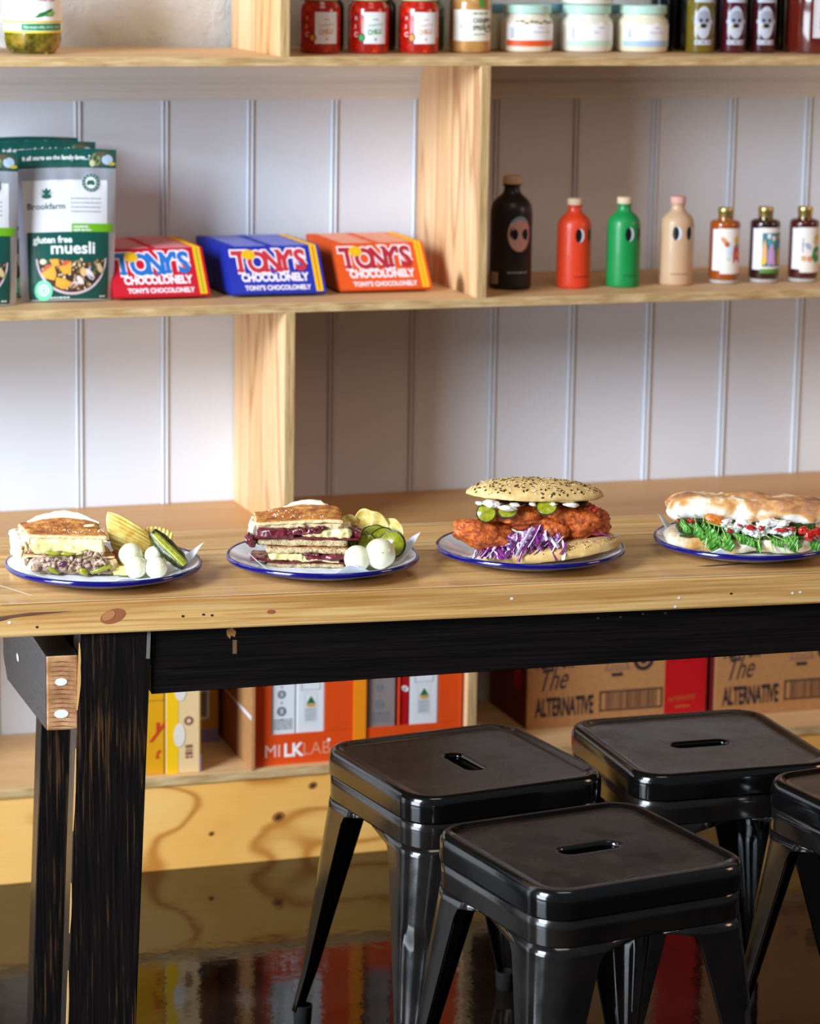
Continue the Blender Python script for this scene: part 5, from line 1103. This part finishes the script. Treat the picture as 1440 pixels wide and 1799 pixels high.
for k, (a, b, h, rx, rz_) in enumerate(((-.104, -.046, .0500, .0030, .0030), (-.092, -.050, .0410, .0042, .0045), (-.084, -.050, .0505, .0060, .0032), (-.026, -.052, .0375, .0045, .0050), (-.012, -.052, .0475, .0045, .0030), (.004, -.053, .0440, .0090, .0040), (.020, -.054, .0430, .0048, .0050), (.050, -.054, .0420, .0110, .0032), (.066, -.054, .0440, .0050, .0035), (.082, -.056, .0430, .0080, .0060), (.092, -.058, .0350, .0075, .0085), (.102, -.054, .0400, .0090, .0070), (.112, -.050, .0330, .0110, .0040))):
    bm = B(); blob(bm, (a, b, h), (rx, .0045, rz_), .3, 3.5, k+20, 3, (0, .2*(k % 3-1), 0)); obj('tomato_piece', bm, M_red, s, smooth=80)
bm = B(); blob(bm, (-.048, -.045, .0520), (.0165, .008, .0080), .25, 3, 7, 4, (0, .25, 0)); obj('fried_slice', bm, speckle('golden_fritter', [(.3, 'b04a0c'), (.55, 'd9791c'), (.75, 'eda548')], 120, .35, bstr=.6, coat=.3), s, smooth=80)
def leaf(a, b, h, L, w, pitch, yaw, roll_, seed):
    bm = B()
    def f(u, v):
        x = u*L; lob = (math.sin(PI*min(1, u*1.02))**.6)*(1+.26*math.sin(u*9.5+seed))*(.55+.45*u); y = (v-.5)*w*1.15*lob
        z = .25*abs(v-.5)*w*lob+.006*math.sin(u*3+seed)*u-.5*u*u*L*.5+.0015*math.sin(u*30+v*9+seed)
        return Vector((x, y, z))
    sheet(bm, f, 22, 8); o = obj('rocket_leaf', bm, M_leaf, s, loc=(a, b, h), rot=(roll_, pitch, yaw), smooth=80); solid(o, .0004, 0)
    bm = B(); tube(bm, [(-.012, 0, -.001), (0, 0, .0006), (L*.3, 0, .0008+f(.3, .5).z), (L*.6, 0, .0008+f(.6, .5).z)], [.0007, .0009, .0007, .0003], 5); obj('midrib', bm, M_stem, o, smooth=60)
for k, v in enumerate(((-.100, -.046, .050, .026, .013, .6, -.9, 1.2), (-.090, -.048, .046, .030, .014, .5, -.5, 1.0), (-.078, -.050, .050, .028, .013, .9, -1.2, .8), (-.066, -.050, .050, .034, .020, 1.25, -1.5, .2), (-.058, -.052, .046, .036, .024, 1.1, -1.2, .3), (-.050, -.052, .038, .032, .022, 1.2, -1.7, -.2), (-.036, -.052, .036, .032, .020, .9, -.9, .6), (-.044, -.054, .034, .026, .018, 1.3, -1.9, 0), (-.022, -.052, .034, .028, .014, .4, -.4, 1.2), (-.004, -.052, .031, .022, .012, .6, -.8, 1.0), (.014, -.053, .030, .024, .010, 1.2, -1.3, .4),
                       (.032, -.053, .030, .026, .010, .5, -.4, 1.1), (.048, -.053, .029, .026, .012, .3, -.3, 1.2), (.060, -.054, .034, .028, .018, .9, -.6, .8), (.070, -.056, .036, .026, .020, 1.4, -1.5, .0), (.090, -.052, .032, .026, .016, .7, -.5, .9), (.100, -.046, .040, .024, .014, .2, -.2, 1.3), (-.084, -.046, .042, .024, .012, .3, -.2, 1.3), (.018, -.055, .026, .018, .008, 1.3, -1.4, .1), (-.070, -.048, .040, .030, .016, .4, -.3, 1.1))): leaf(*v, k)
bm = B(); tube(bm, [(-.062+.040*math.sin(t), -.060, .052-.016*t+.008*t*t) for t in [i/8*1.5 for i in range(9)]], [.0011]*9, 6); obj('leaf_stem', bm, M_stem, s, smooth=60)
for (x0, h0, x1, h1) in ((-.060, .030, -.062, .010), (-.034, .030, -.036, .016), (.016, .026, .020, .008), (.034, .024, .040, .008), (.050, .024, .058, .008), (.074, .030, .074, .012)):
    bm = B(); tube(bm, [(x0, -.056, h0), ((x0+x1)/2, -.060, (h0+h1)/2), (x1, -.062, h1)], [.0012, .0014, .0010], 6); obj('leaf_stem', bm, M_stem, s, smooth=60)
